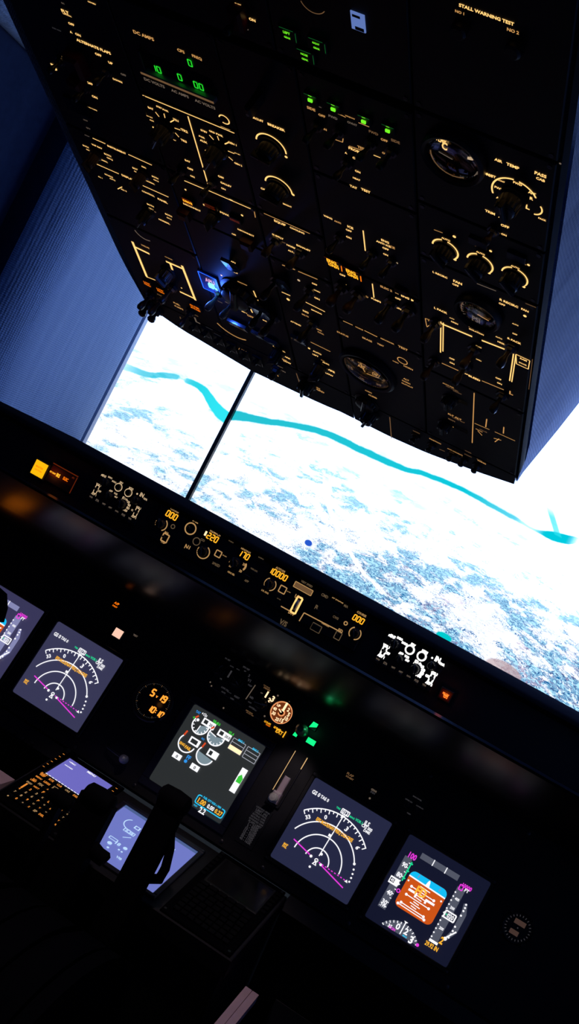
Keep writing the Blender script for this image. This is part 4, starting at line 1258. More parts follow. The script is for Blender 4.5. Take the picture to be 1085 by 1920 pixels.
X, Y = L(410, 412); X2, Y2 = L(492, 292); m_.line(X, Y, X2, Y2, 1.6*q, 0.0033, 'warm_grey')
for x, y, s_ in ((110, 268, 3), (120, 300, 3), (222, 487, 3.4)):
    X, Y = L(x, y); m_.disc(X, Y, 0.0034, s_*0.5*q, 'warm_grey', 8)
t.part('faceplate', m_)
knob(t, 0, 0, 10*q, 0.013, 60, xy=L(185, 165), z=0.003); knob(t, 0, 0, 11*q, 0.014, -30, xy=L(335, 258), z=0.003)
t = mthing('brake_selector', 'small selector with brownish legends touching the lit round dial', 'control panel', 490, 1318)
L = lambda x, y: t.L(*P(x, y))
m_ = MB(); x0, y0 = L(425, 440)[0], L(480, 560)[1]; x1, y1 = L(640, 420)[0], L(590, 270)[1]
m_.box(x0, y0, 0, x1, y1, 0.003, 'panel_black', 0.001)
for s_, x, y, w_, m in (('AUTO BRAKE', 588, 305, 62, 'amber_faint'), ('DISARM', 590, 325, 60, 'amber_faint'), ('OFF', 545, 360, 20, 'warm_grey'), ('1', 585, 378, 14, 'flap_lit'), ('2', 610, 418, 22, 'flap_lit'), ('3', 640, 410, 26, 'flap_lit'), ('RTO', 460, 400, 34, 'grey_faint'), ('ANTISKID', 470, 490, 74, 'grey_faint'), ('INOP', 445, 440, 30, 'grey_faint'), ('SPEED BRAKE', 440, 520, 66, 'amber_faint'), ('DO NOT ARM', 445, 538, 66, 'amber_faint'), ('MAX', 620, 440, 20, 'amber_faint')):
    X, Y = L(x, y); m_.text(s_, X, Y, m, 0.0033, width=w_*0.2212*q, hmul=1.1)
for x, y in ((682, 382), (570, 556)):
    X, Y = L(x, y); m_.disc(X, Y, 0.0034, 1.7*q, 'warm_grey', 10)
t.part('faceplate', m_)
knob(t, 0, 0, 11*q, 0.014, 10, xy=L(540, 455), z=0.003)
# flap position gauge
t = mthing('flap_gauge', 'small round dial with glowing cream numbers, beside the green lights', 'gauge', 527.5, 1336.5)
q = t.k(527, 1336); r = 21.5*q
m_ = MB(); m_.lathe([(r*1.15, 0), (r*1.15, 0.006), (r*1.05, 0.0075), (r*0.99, 0.007), (r*0.97, 0.001)], 'panel_edge', 0, 0, 36); t.part('bezel', m_)
m_ = MB(); m_.disc(0, 0, 0.003, r*0.98, 'caution_dim2' if 'caution_dim2' in MATS else emi('caution_dim2', (120, 56, 24), 0.8), 36)
m_.arc(0, 0, 0.0034, r*0.93, r*0.09, 0, 360, 'flap_ring', 40)
for k, s_ in enumerate(('1', '2', '5', '10', '15', '25', '30', '40', 'UP')):
    a = math.radians(88 - 36*k - (18 if k > 5 else 0)); m_.text(s_, r*0.66*math.cos(a), r*0.66*math.sin(a), 'flap_lit', 0.0036, width=r*(0.20 + 0.13*(len(s_)-1)), hmul=1.15)
m_.arc(0, 0, 0.0035, r*0.27, r*0.10, -150, 130, 'flap_ring', 24)
t.part('dial', m_)
n_ = MB(); n_.disc(0, 0, 0.0045, r*0.17, 'dial_black', 16); n_.line(0, 0, -r*0.34, r*0.16, r*0.09, 0.0046, 'flap_lit'); t.part('needle', n_)
m_ = MB()
for s_, x, y, w_, m in (('LE FLAPS', 595, 612, 62, 'digit'), ('TRANSIT', 598, 634, 44, 'caution'), ('LE FLAPS', 678, 662, 66, 'caution_hot'), ('EXT', 695, 690, 62, 'digit'), ('I', 738, 710, 10, 'digit')):
    X, Y = t.L(*P(x, y)); m_.text(s_, X, Y, m, 0.0034, width=w_*0.2212*q, hmul=1.25)
t.part('lettering', m_)
# landing gear lights and lever
t = mthing('gear_lights', 'cluster of glowing green landing gear lights right of the lit round dial', 'light', 574, 1378)
q = t.k(574, 1378)
for px, py, w_, h_, a in ((588, 1361, 13, 13, -0.5), (583, 1391, 17, 10, 0.0), (554.5, 1376, 8, 10, 0.5)):
    X, Y = t.L(px, py)
    m_ = MB(); m_.box(X-w_*0.62*q, Y-h_*0.65*q, 0, X+w_*0.62*q, Y+h_*0.65*q, 0.004, 'bezel_black', 0.0008)
    h = t.part('light_housing', m_)
    m_ = MB()
    if a: m_.raw([(X-w_*0.5*q, Y-h_*0.5*q, 0.0043), (X+w_*0.5*q, Y-h_*(0.5 if a > 0 else 0.0)*q, 0.0043), (X+w_*0.5*q, Y+h_*0.5*q, 0.0043), (X-w_*0.3*q, Y+h_*0.5*q, 0.0043)], [(0,1,2,3)], 'gear_green')
    else: m_.rect(X-w_*0.5*q, Y-h_*0.5*q, X+w_*0.5*q, Y+h_*0.5*q, 0.0043, 'gear_green')
    t.part('lens', m_, h)
X, Y = t.L(571, 1366)
m_ = MB(); m_.lathe([(12*q, 0.0), (12*q, 0.02), (10*q, 0.028), (6*q, 0.033), (0, 0.034)], 'knob_green' if 'knob_green' in MATS else mat('knob_green', (0.10, 0.16, 0.11), 0.25, 0, 0.6), X-1*q, Y-6*q, 24); t.part('guard_knob', m_)
lamp('gear_glow', 'POINT', t.o.matrix_world @ Vector((6*q, 12*q, 0.028)), 0.004, (0.08, 1.0, 0.4), None, 0.004)
mat('pale_metal', (0.62, 0.50, 0.54), 0.4, 0.2)
t = mthing('gear_lever', 'metal landing gear lever in a long slot below the green lights', 'lever', 537, 1456)
q = t.k(537, 1456)
xa, ya = t.L(506, 1498); xb, yb = t.L(566, 1412)
X0, X1 = t.L(512, 1503)[0] - 10*q, t.L(512, 1503)[0] + 13*q
m_ = MB()
Yb, Yt = t.L(512, 1508)[1], t.L(558, 1408)[1]
m_.box(X0-3*q, Yb-3*q, 0, X0, Yt, 0.005, 'dark_steel', 0.0008); m_.box(X1, Yb-3*q, 0, X1+3*q, Yt, 0.005, 'dark_steel', 0.0008); m_.box(X0-3*q, Yb-3*q, 0, X1+3*q, Yb, 0.005, 'dark_steel', 0.0008); m_.rect(X0, Yb, X1, Yt, 0.0004, 'bezel_black')
t.part('slot', m_)
m_ = MB(); cx = (X0+X1)/2
m_.box(cx-6*q, Yb+12*q, 0.001, cx+6*q, Yb+56*q, 0.010, 'pale_metal', 0.002); m_.box(cx-8.5*q, Yb+2*q, 0.002, cx+8.5*q, Yb+24*q, 0.022, 'pale_metal', 0.004)
t.part('lever_arm', m_, None, 'bright metal arm')
m_ = MB(); m_.lathe([(7*q, 0.02), (9*q, 0.026), (9*q, 0.034), (6*q, 0.040), (0, 0.041)], 'knob_white', cx, Yb+10*q, 22); t.part('wheel_knob', m_)
emi('glint_line', (235, 190, 130), 0.8)
m_ = MB(); m_.line(X0-1.5*q, Yb+22*q, X0-1.5*q, Yt-2*q, 1.3*q, 0.0054, 'glint_line'); m_.line(X1+1.5*q, Yt-26*q, X1+1.5*q, Yt-2*q, 1.8*q, 0.0054, 'glint_line'); t.part('slot_glint', m_)  # glint on the slot's metal strips, put in as glowing lines
for s_ in ('UP', 'OFF', 'DN'): pass
# placard of limits
t = mthing('speed_placard', 'black placard with rows of dim grey lettering below the gear lever', 'placard', 478, 1545)
q = t.k(478, 1545)
m_ = MB(); m_.box(-19*q, -44*q, 0, 19*q, 34*q, 0.002, 'panel_black', 0.0005)
rows = ('LANDING GEAR', 'LIMIT IAS', 'OPERATING', 'EXTEND 270K', 'RETRACT 235K', 'EXTENDED 320K', 'FLAPS LIMIT', '1 - 250K', '5 - 250K', '10 - 210K', '15 - 200K', '25 - 190K', '30 - 175K', '40 - 162K')
for k, s_ in enumerate(rows): m_.text(s_, 0, 29*q - k*4.9*q, 'grey_faint', 0.0023, width=q*(11 + 1.7*len(s_)*0.9), hmul=1.0)
t.part('plate', m_)
X, Y = t.L(440, 1585); 
# captions above the right-hand displays
t = mthing('caption_light', 'dim brown two-line caption above the right navigation display', 'light', 656, 1456)
q = t.k(656, 1456)
m_ = MB(); m_.box(-11*q, -8*q, 0, 11*q, 8*q, 0.003, 'bezel_black', 0.0006); m_.text('FLAP', -1*q, 3*q, 'amber_faint', 0.0033, width=14*q, hmul=0.9); m_.text('INHIBIT', 1*q, -2.5*q, 'amber_faint', 0.0033, width=16*q, hmul=0.9); t.part('lens', m_)
t = mthing('caption_light', 'dim grey caption light with a small white dot above the right navigation display corner', 'light', 700, 1484)
m_ = MB(); m_.box(-9*q, -7*q, 0, 9*q, 7*q, 0.003, 'bezel_black', 0.0006); m_.text('GEAR', 0, 2*q, 'warm_grey', 0.0033, width=12*q); m_.text('INH', 0, -2.5*q, 'grey_faint', 0.0033, width=9*q)
X, Y = t.L(693, 1497); m_.disc(X, Y, 0.0033, 2*q, 'warm_grey', 10); t.part('lens', m_)
t = mthing('dimmer_panel', 'nearly dark panel of knobs above the attitude display', 'control panel', 775, 1510)
q = t.k(775, 1510)
m_ = MB(); m_.box(-25*q, -24*q, 0, 25*q, 22*q, 0.003, 'panel_black', 0.001)
for s_, x, y in (('MAIN PANEL', 0, 15), ('UPPER DU', -12, 3), ('LOWER DU', 12, 3), ('INBD', 0, -18)): m_.text(s_, x*q, y*q, 'grey_faint', 0.0033, width=1.9*len(s_)*q)
t.part('faceplate', m_)
knob(t, 0, 0, 6*q, 0.012, 70, xy=(-10*q, -6*q), z=0.003); knob(t, 0, 0, 6*q, 0.012, 120, xy=(12*q, -6*q), z=0.003)
# dim switch panel under the left navigation display
t = mthing('switch_panel', 'unlit switch panel with two faint white captions under the left navigation display', 'control panel', 52, 1384, pl=MIP)
q = t.k(52, 1384)
m_ = MB(); m_.box(-66*q, -14*q, 0.001, 44*q, 12*q, 0.004, 'panel_black', 0.001)
for px, py, s_ in ((36, 1368, 'NORM'), (51, 1378, 'INBD')):
    X, Y = t.L(px, py); m_.text(s_, X, Y, 'warm_grey', 0.0043, width=12*q)
t.part('faceplate', m_)
for px, py in ((30, 1378), (47, 1389), (64, 1398)): toggle(t, px, py, 12, 0.014, z=0.004, r=0.003)
t = mthing('crank_handle', 'dim grey handle with a round knob left of the engine display', 'handle', 226, 1412)
q = t.k(226, 1412)
m_ = MB(); m_.tube([(-26*q, 0, 0.004), (-20*q, -2*q, 0.02), (0, -3*q, 0.026), (14*q, -4*q, 0.028)], [2.6*q, 3.2*q, 3.2*q, 3.0*q], 'dark_steel', 10); t.part('arm', m_)
m_ = MB(); m_.lathe([(0, 0.012), (5*q, 0.014), (8*q, 0.021), (8*q, 0.030), (5*q, 0.037), (0, 0.039)], 'placard_grey', 18*q, -5*q, 20); t.part('knob', m_)
# ---------------------------------------------------------------- overhead panels
def om(name, label, u0, v0, u1, v1, items, m0='amber', cat='control panel', m='panel_black', extra=None, group=None, edge=False):
    a, b = (u0+u1)/2, (v0+v1)/2
    t = Thing(name, label, cat, OVH, a, b, 0.0, group)
    us = [u0 + (u1-u0)*i/16 for i in range(17)]
    faceplate(t, u0-a, v0-b, u1-a, v1-b, items, m0, m, screws=not edge, front=[(u-a, front_edge(u)-b) for u in us] if edge else None, extra=(lambda mb: extra(t, mb)) if extra else None)
    return t
A0, A1, B0, B1, C0, C1, D0, D1, E0, E1 = -0.335, -0.173, -0.171, -0.035, -0.033, 0.063, 0.065, 0.196, 0.198, 0.346
K = 'knob_brown'
# --- column by the left lining
t = om('flap_control_panel', 'overhead panel with a dark red switch guard and amber legends, nearest the top left', A0, 0.448, A1, 0.73, [
    ('FLT', 126, 17, 15), ('CONTROL', 130, 23, 18), ('OFF', 137.5, 40, 12), ('A', 137, 55, 5), ('ON', 150, 60, 11), ('ALTERNATE FLAPS', 179, 82, 70), ('OFF', 188, 97.5, 13), ('UP', 211, 113, 9), ('ARM', 200.5, 128, 14), ('OFF', 235, 135, 11, 'warm_grey'), ('DOWN', 224, 146, 19),
    ('OFF', 125, 103, 12), ('A', 113.5, 107, 5), ('B', 105, 121, 10), ('OFF', 172, 151.5, 12), ('ON', 181, 177, 11), ('STBY', 160, 168, 9, 'grey_faint'), ('YAW DAMPER', 177.5, 199.5, 18), ('LOW', 164, 221, 9, 'warm_grey'), ('QTY', 169, 236, 9, 'warm_grey'), ('-', 162, 248, 171, 252, 1.2, 'warm_grey'), ('STBY HYD', 110, 50, 18, 'grey_faint')])
g = MB(); x, y = t.L(152, 108); g.box(x-0.012, y-0.018, FP, x+0.012, y+0.016, 0.020, 'guard_red', 0.004); g.box(x-0.009, y-0.026, 0.012, x+0.009, y-0.014, 0.030, 'guard_red', 0.003); t.part('switch_guard', g, None, 'dark red guard')
for px, py in ((205, 128), (165, 160), (118, 108)): toggle(t, px, py, 12, 0.022)
g = MB(); x, y = t.L(150, 195); g.box(x-0.02, y-0.012, FP, x+0.02, y+0.012, 0.007, 'gloss_black', 0.001); t.part('annunciator_light', g)
t = om('source_selector_panel', 'overhead panel with brown bat switches above the fuel panel, against the left lining', A0, 0.252, A1, 0.444, [
    ('-', 177, 254.5, 201, 265, 1.6), ('INSTRUMENT', 222, 276, 38), ('-', 244, 285, 288, 305, 1.6), ('VHF NAV', 185, 270, 22), ('BOTH', 164, 270, 12), ('ON 1', 169, 277, 9), ('BOTH', 205, 286, 14), ('ON 2', 209, 293, 12), ('NORMAL', 197, 296.5, 18), ('IRS', 213.5, 296, 3), ('-', 185, 303.5, 226, 321.5, 1.6), ('DISPLAYS', 244, 329, 28), ('BOTH', 258, 312.5, 14), ('ON L', 259, 318, 10), ('FMC', 273, 309, 9), ('BOTH', 294, 328, 13), ('ON R', 296, 334, 11), ('NORMAL', 285, 337.5, 18),
    ('-', 271, 343.5, 319, 365, 1.6), ('SOURCE', 207, 325, 17), ('AUTO', 214, 332, 12), ('ALL 1', 191, 328, 9), ('-', 224, 350, 232, 346, 1.6), ('ALL 2', 235, 352, 12), ('CONTROL', 281, 358.5, 26), ('PANEL', 308, 372, 20), ('BOTH', 285, 380.5, 14), ('ON 1', 286, 387, 9), ('BOTH', 319, 399, 14), ('ON 2', 320, 405, 10), ('NORMAL', 311, 411, 23), ('.', 271, 406, 5, 'warm_grey'), ('.', 294, 393, 4, 'amber_faint')])
for px, py in ((184, 285), (272, 322)): knob(t, px, py, 0.0075, 0.022, 110, K, name='pointer_switch')
knob(t, 281, 392, 0.009, 0.022, 60)
g = MB(); x, y = t.L(270, 418); g.arc(x+0.010, y+0.002, 0.016, 0.016, 0.0022, 190, 300, 'warm_grey'); t.part('knob_skirt', g)
def fuel(t, mb):
    x, y = t.L(300, 470)
t = om('fuel_panel', 'overhead fuel panel with thick amber flow lines at the front left corner', A0, 0.030, A1, 0.248, [
    ('-', 251, 449, 278, 515, 5.0), ('-', 256, 459, 283, 472, 4.6), ('-', 314, 486, 348, 501, 4.6), ('-', 344, 494, 369, 559, 5.0), ('-', 322, 490, 326, 502, 4.2), ('-', 277, 515, 296, 522, 1.8), ('-', 340, 543, 370, 557, 4.0), ('VALVE', 275, 458, 17, 'amber_dim'), ('CROSSFEED', 319, 480, 16, 'amber_dim'), ('.', 343, 536, 3), ('FUEL', 334, 566, 14, 'amber_dim'), ('PUMPS', 338, 573, 18, 'amber_dim'), ('CTR', 313, 516, 8, 'amber_dim'), ('FWD', 303, 550, 12, 'amber_faint')], 'amber')
annunciator(t, 281, 525, 17, 15, ('LOW', 'PRESS'), 'caution', label='lit amber caption'); annunciator(t, 306, 538, 18, 16, ('LOW', 'PRESS'), 'caution', label='lit amber caption'); annunciator(t, 371, 570, 25, 18, ('FILTER', 'BYPASS'), 'caution', label='lit amber caption')
for px, py in ((286, 548), (306, 558), (327, 535), (360, 580)): toggle(t, px, py, 10, 0.030, r=0.005)
knob(t, 318, 505, 0.011, 0.02, 120)
# --- second column
def meter_extra(t, mb):
    x0, y0 = t.L(269, 90); x1, y1 = t.L(277, 124); x2, y2 = t.L(410, 180)
    mb.rect(x0, y2+0.004, x2, y0, FP+0.0003, 'gloss_black')
t = om('meter_panel', 'overhead meter panel with green glowing digits behind a dark window', B0, 0.586, B1, 0.73, [
    ('DC AMPS', 273, 61, 42, 'amber_dim'), ('CPS', 343, 90, 15, 'amber_dim'), ('FREQ', 373, 102, 20, 'amber_dim'), ('DC VOLTS', 293, 150, 42, 'warm_grey'), ('AC AMPS', 341, 170, 36, 'warm_grey'), ('AC VOLTS', 388, 190, 42, 'warm_grey')], extra=meter_extra)
m_ = MB(); x0, y0 = t.L(266, 86); x1, y1 = t.L(274, 123); x2, y2 = t.L(411, 181)
m_.box(x1, y1-0.003, FP, x2, y1+0.003, 0.011, 'placard_grey', 0.001); m_.box(x0-0.001, y1, FP, x0+0.002, y0, 0.009, 'dark_steel', 0.0008); m_.box(x1, y1-0.0014, 0.011, x2, y1+0.0014, 0.0114, 'amber_faint'); t.part('window_frame', m_)
m_ = MB()
for s_, px, py in (('10', 289, 120), ('0', 357, 111), ('0', 338, 138), ('00', 368, 152)):
    x, y = t.L(px, py); q = t.k(px, py); m_.seg7(s_, x, y, 0.0092, 'green', FP+0.0008, 0.0, 0.0013)
t.part('digits', m_, None, 'green lit digits')
def ticks(t, mb, cx, cy, r0, r1, angs, w_=0.0010, m='amber'):
    x, y = t.L(cx, cy)
    for a in angs:
        c_, s_ = math.cos(math.radians(a)), math.sin(math.radians(a)); mb.line(x+r0*c_, y+r0*s_, x+r1*c_, y+r1*s_, w_, FP+0.0005, m)
t = om('power_selector_panel', 'overhead panel with two rotary selectors ringed by amber legends, a vertical line between them', B0, 0.446, B1, 0.583, [
    ('-', 271, 173.5, 443, 244.5, 1.8), ('-', 356, 213, 393, 340, 2.4), ('o', 424, 219, 10, -120, 170, 2.2), ('[]', 417, 231, 435, 239), 
    ('BAT', 286, 198, 11), ('STBY', 302, 196, 12), ('PWR', 314, 202, 12), ('BAT BUS', 284, 214, 12), ('AUX', 288, 221, 9), ('TR1', 333, 220, 11), ('TR2', 349, 240, 14), ('TR3', 348, 259, 12), ('TEST', 331, 258, 6), ('.', 291, 234, 4), ('-', 295, 205, 302, 214, 1.6), ('-', 311, 208, 313, 216, 1.6), ('-', 323, 224, 330, 220, 2.0), ('-', 331, 235, 342, 239, 1.6), ('-', 332, 244, 339, 252, 1.6),
    ('STBY', 386, 241, 14), ('PWR', 382, 252, 12), ('AUX', 385, 260, 15), ('GRD', 401, 242, 12), ('PWR', 415, 248, 14), ('GEN 1', 439, 264, 17), ('APU GEN', 448, 283, 12), ('GEN 2', 450, 303, 16), ('-', 396, 248, 404, 257, 1.8), ('-', 411, 250, 414, 258, 1.6), ('-', 425, 265, 432, 262, 2.2), ('-', 431, 278, 443, 283, 1.6), ('-', 432, 289, 440, 296, 1.6), ('.', 390, 278, 5),
    ('BAT', 355, 297, 11), ('OFF', 360, 312, 12), ('ON', 364, 326, 9), ('OFF', 417.5, 327, 12), ('GALLEY', 427, 341, 23), ('ON', 422, 349, 9)])
knob(t, 313, 236, 0.011, 0.022, 60); knob(t, 412, 276, 0.011, 0.022, 60)
toggle(t, 343, 315, 10); toggle(t, 402, 338, 10)
t = om('standby_power_panel', 'overhead panel with one glowing and one dim orange caption under the two selectors', B0, 0.350, B1, 0.443, [
    ('-', 349, 334, 388, 350.5, 1.8), ('-', 393, 352, 475, 387.5, 1.8), ('[]', 433, 368, 440, 373), ('DISCONNECT', 363, 384, 36), ('STANDBY', 397, 384.5, 29), ('POWER', 427, 397.5, 25), ('DISCONNECT', 464, 431.5, 34), ('OFF', 441.5, 435, 9), ('.', 457, 399, 5), ('.', 351, 351, 4)])
annunciator(t, 358, 370, 24, 14, ('DRIVE',), 'caution_hot', name='annunciator_light', label='glowing orange caption')
x, y = t.L(358, 370); q = t.k(358, 370); m_ = MB(); m_.rect(x-11*q, y-6*q, x+9*q, y+6.5*q, FP+0.0042, 'caution_dim'); t.part('lens', m_)
annunciator(t, 400, 379, 26, 14, ('STANDBY', 'PWR OFF'), 'caution_dim'); annunciator(t, 446, 405, 24, 14, ('DRIVE',), 'caution_dim')
for px, py in ((352, 392), (470, 447)):
    g = MB(); x, y = t.L(px, py); g.box(x-0.009, y-0.009, FP, x+0.009, y+0.007, 0.016, 'guard_red', 0.003); t.part('switch_guard', g)
knob(t, 405, 400, 0.008, 0.018, 90)
mat('glossy_cap', (0.28, 0.33, 0.48), 0.12, 0.85)
t = om('generator_panel', 'overhead panel with a bright blue lamp, shiny grey caps and a big black knob', B0, 0.030, B1, 0.347, [
    ('APU', 440, 487, 10), ('.', 418, 512, 4), ('EGT', 445, 507, 9), ('-', 448, 523, 466, 531, 2.0, 'amber_dim'), ('-', 478, 541, 483, 553, 2.4), ('-', 474, 553, 487, 559, 2.8), ('-', 466, 562, 476, 582, 2.8), ('GEN 1', 460, 581, 12), ('OFF', 472, 589, 14, 'amber_dim'), ('ON', 497, 586, 8, 'warm_grey'), ('BUS', 499, 597, 8), ('TRANS', 415, 562, 10, 'warm_grey'), ('.', 506, 603, 4), ('GRD', 428, 563, 8, 'warm_grey'), ('o', 437, 603, 44, 215, 300, 2.4, 'amber_dim'), ('-', 514, 638, 522, 642, 2.4), ('L', 516, 644, 5), ('WIPER', 532, 654, 12), ('PARK', 540, 666, 16), ('LOW', 541, 675, 16), ('INT', 536, 671, 10, 'amber_dim')], 'amber')
def cap(t, px, py, wpx, hpx, lines=0):
    g = MB(); x, y = t.L(px, py); q = t.k(px, py)
    a, b = wpx*q/2, hpx*q/2*1.3
    X = Matrix.Translation((x, y, FP + 0.003 + b*0.24)) @ Matrix.Rotation(math.radians(14), 4, 'X')
    g.box(-a, -b, -0.004, a, b, 0.001, 'glossy_cap', 0.0006, X)
    for i in range(lines):
        yy = -b + 2*b*(i+1)/(lines+1); g.line(-a, yy, a, yy, 0.0012, 0.0013, 'console_black', X)
    t.part('caption_cap', g, None, 'shiny grey cap')
cap(t, 436, 487, 18, 34); cap(t, 446, 497, 12, 14); cap(t, 500, 578, 34, 44, 3); cap(t, 451, 603, 38, 16, 0); cap(t, 488, 621, 22, 14); cap(t, 514, 635, 26, 14)
m_ = MB(); x, y = t.L(398, 524); q = t.k(398, 524)
m_.box(x-21*q, y-30*q, FP-0.001, x+20*q, y+26*q, 0.007, 'lamplit_blue', 0.002); t.part('gauge_housing', m_)  # housing coloured blue to carry the lamp's glow
m_ = MB(); m_.frame(x-19*q, y-28*q, x+18*q, y+24*q, 1.4*q, 0.0075, 'blue_led'); m_.box(x-2*q, y-9*q, 0.007, x+9*q, y+1*q, 0.0105, 'cyan_led', 0.001); m_.rect(x+9*q, y-14*q, x+14*q, y-7*q, 0.0076, 'cyan_led'); emi('pink_led', (235, 170, 215), 0.9)
m_.text('APU', x+2*q, y+8*q, 'pink_led', 0.0076, width=20*q, hmul=1.6); t.part('blue_lamp', m_, None, 'bright blue lamp')
lamp('blue_lamp_light', 'POINT', OVH.pt(*OVH.at(404, 540), 0.024), 0.10, (0.05, 0.16, 1.0), None, 0.008)
knob(t, 452, 545, 0.026, 0.016, 80, name='gauge_knob')
for px, py in ((415, 545), (442, 560)): toggle(t, px, py, 8, 0.032, 'grey_plastic', r=0.0048)  # bats beside the lamp made paler, its light put into their colour
for px, py in ((497, 575), (515, 592)): toggle(t, px, py, 8, 0.032, r=0.0048)
for px, py in ((525, 655),): knob(t, px, py, 0.010, 0.02, 40)
# --- middle column
t = om('panel_light_panel', 'overhead panel with two knobs inside glowing amber arcs', C0, 0.446, C1, 0.73, [
    ('CIRCUIT', 485, 217.5, 27), ('BREAKER', 521.5, 233, 35), ('o', 512, 270, 30, 172, -5, 3.0), ('.', 483, 281.5, 8), ('.', 540, 289, 6), ('o', 526, 347, 27, 172, -5, 3.0), ('OFF', 498, 350, 13), ('.', 553, 360, 6), ('BRIGHT', 542, 380, 18)])
knob(t, 512, 270, 0.012, 0.018, 170); knob(t, 526, 347, 0.012, 0.018, 170)
m_ = MB(); x, y = t.L(492, 176); m_.box(x-0.004, y-0.006, FP, x+0.004, y+0.008, 0.03, 'dark_steel', 0.002); m_.disc(x, y-0.001, 0.0302, 0.002, 'knob_white', 10); t.part('latch', m_)
t = om('cooling_panel', 'overhead panel with two brown bat switches below the amber-arc knobs', C0, 0.345, C1, 0.443, [
    ('-', 498, 395, 584, 433, 1.5, 'amber_dim'), ('EQUIP', 528, 413, 24), ('COOLING', 560, 427, 30), ('SUPPLY', 524, 439, 24), ('EXHAUST', 572, 460, 29), ('NORM', 549, 457.5, 19), ('ALTN', 550, 467, 16), ('-', 480, 392, 482, 403, 1.6, 'amber_dim'), ('OFF', 535, 450, 8, 'amber_faint')])
for px, py in ((521, 445), (566, 468)): toggle(t, px, py, 10, 0.026, K, r=0.005)
t = om('sign_light_panel', 'overhead panel of emergency and cabin sign switches with one tall grey cap, in the middle', C0, 0.030, C1, 0.342, [
    ('-', 532, 492, 556, 501, 2.2, 'amber_dim'), ('-', 562, 504, 598, 519, 2.0, 'amber_dim'), ('OFF', 592.5, 528, 11), ('ARMED', 597, 541, 14), ('ON', 597, 555, 11), ('-', 531, 543, 547, 550, 2.0), ('.', 543, 557, 7), ('-', 576, 562, 612, 580, 1.8), ('NO', 576, 580, 12), ('SMOKING', 596, 580, 22), ('BELTS', 575, 587, 14, 'amber_dim'), ('ATTEND', 557, 602, 22), ('GRD', 601, 614, 11, 'amber_dim'), ('CALL', 604, 620, 13, 'amber_dim'), ('-', 585, 637, 622, 655, 1.6, 'amber_dim'), ('AUTO', 597, 657, 18), ('LEFT', 594, 662, 12), ('ANTI', 613, 677, 14), ('WIPE', 621, 690, 20), ('LOW', 620, 698, 16), ('RIGHT', 608, 672, 8, 'amber_dim'), ('.', 582, 649, 5), ('.', 563, 521, 6, 'efis_warm'), ('.', 575, 535, 4, 'warm_grey')], 'amber')
cap(t, 538, 527, 16, 36); cap(t, 565, 630, 30, 16)
for px, py in ((522, 520), (585, 540), (520, 590), (590, 600)): toggle(t, px, py, 10, 0.034, r=0.0052)
knob(t, 605, 682, 0.010, 0.024, 40)
# --- fourth column
t = om('window_heat_panel', 'overhead panel with four small green lights in a row', D0, 0.575, D1, 0.73, [
    ('SIDE', 587, 198, 17, 'amber_dim'), ('ON', 604, 195, 5, 'warm_grey'), ('OFF', 607, 211, 14, 'amber_dim'), ('FWD', 628, 214, 18, 'warm_grey'), ('WINDOW', 660, 214, 20, 'amber_dim'), ('-', 637, 207, 652, 214, 1.6, 'amber_dim'), ('-', 676, 224, 696, 232, 1.6, 'amber_dim'), ('OVHT', 664, 226, 20, 'warm_grey'), ('FWD', 704, 243, 19, 'amber_faint'), ('OFF', 724, 257, 14, 'amber_dim'), ('SIDE', 745, 259, 18, 'amber_faint'), ('ON', 611, 236, 11, 'amber_dim'), ('-', 627, 254, 646, 261, 1.6, 'amber_dim'), ('-', 646, 261, 647, 254, 1.6, 'amber_dim'), ('TEST', 682, 272, 18, 'amber_dim'), ('-', 658, 268, 691, 279, 1.6, 'amber_dim'), ('-', 704, 285, 717, 290, 1.6), ('ON', 725, 282, 11, 'amber_dim'), ('PROBE', 669, 276, 26), ('OFF', 671, 292, 14), ('ON', 674, 316, 11), ('A', 652, 281, 5), ('HEAT', 672, 330, 15), ('TAT', 666, 345, 15), ('TEST', 689, 352, 19)])
for px, py in ((588.5, 178), (631.5, 195), (688.5, 218), (733.5, 235)):
    x, y = t.L(px, py); q = t.k(px, py); m_ = MB()
    m_.box(x-13*q, y-9*q, FP-0.001, x+13*q, y+13*q, FP+0.003, 'bezel_black', 0.0006); m_.line(x-12*q, y+11*q, x+12*q, y+11*q, 0.8*q, FP+0.0034, 'green_dim'); m_.line(x-3*q, y+11*q, x+4*q, y+11*q, 1.4*q, FP+0.0036, 'lime'); m_.box(x-4.2*q, y-3*q, FP+0.003, x+4.2*q, y+3.2*q, FP+0.0045, 'lime'); t.part('green_light', m_, None, 'small green light')
for px, py in ((600, 230), (640, 240), (700, 262), (738, 278), (655, 300)): toggle(t, px, py, 10, 0.024)
t = om('anti_ice_panel', 'overhead panel with two glowing amber captions beside the middle column', D0, 0.400, D1, 0.572, [
    ('WING', 618, 402, 18), ('ANTI', 636, 411, 14, 'amber_dim'), ('ICE', 660, 421, 12), ('OFF', 657, 427, 12), ('ON', 657, 440, 11), ('-', 684, 427, 688, 465, 2.4), ('ENG', 725, 447, 16), ('ANTI ICE', 722, 452, 30), ('OFF', 726, 461, 13), ('ON', 726, 472, 10), ('ICE', 738, 458, 12, 'amber_dim'), ('OFF', 645, 511, 12), ('ON', 648, 528, 10), ('.', 747, 488, 5, 'efis_warm')])
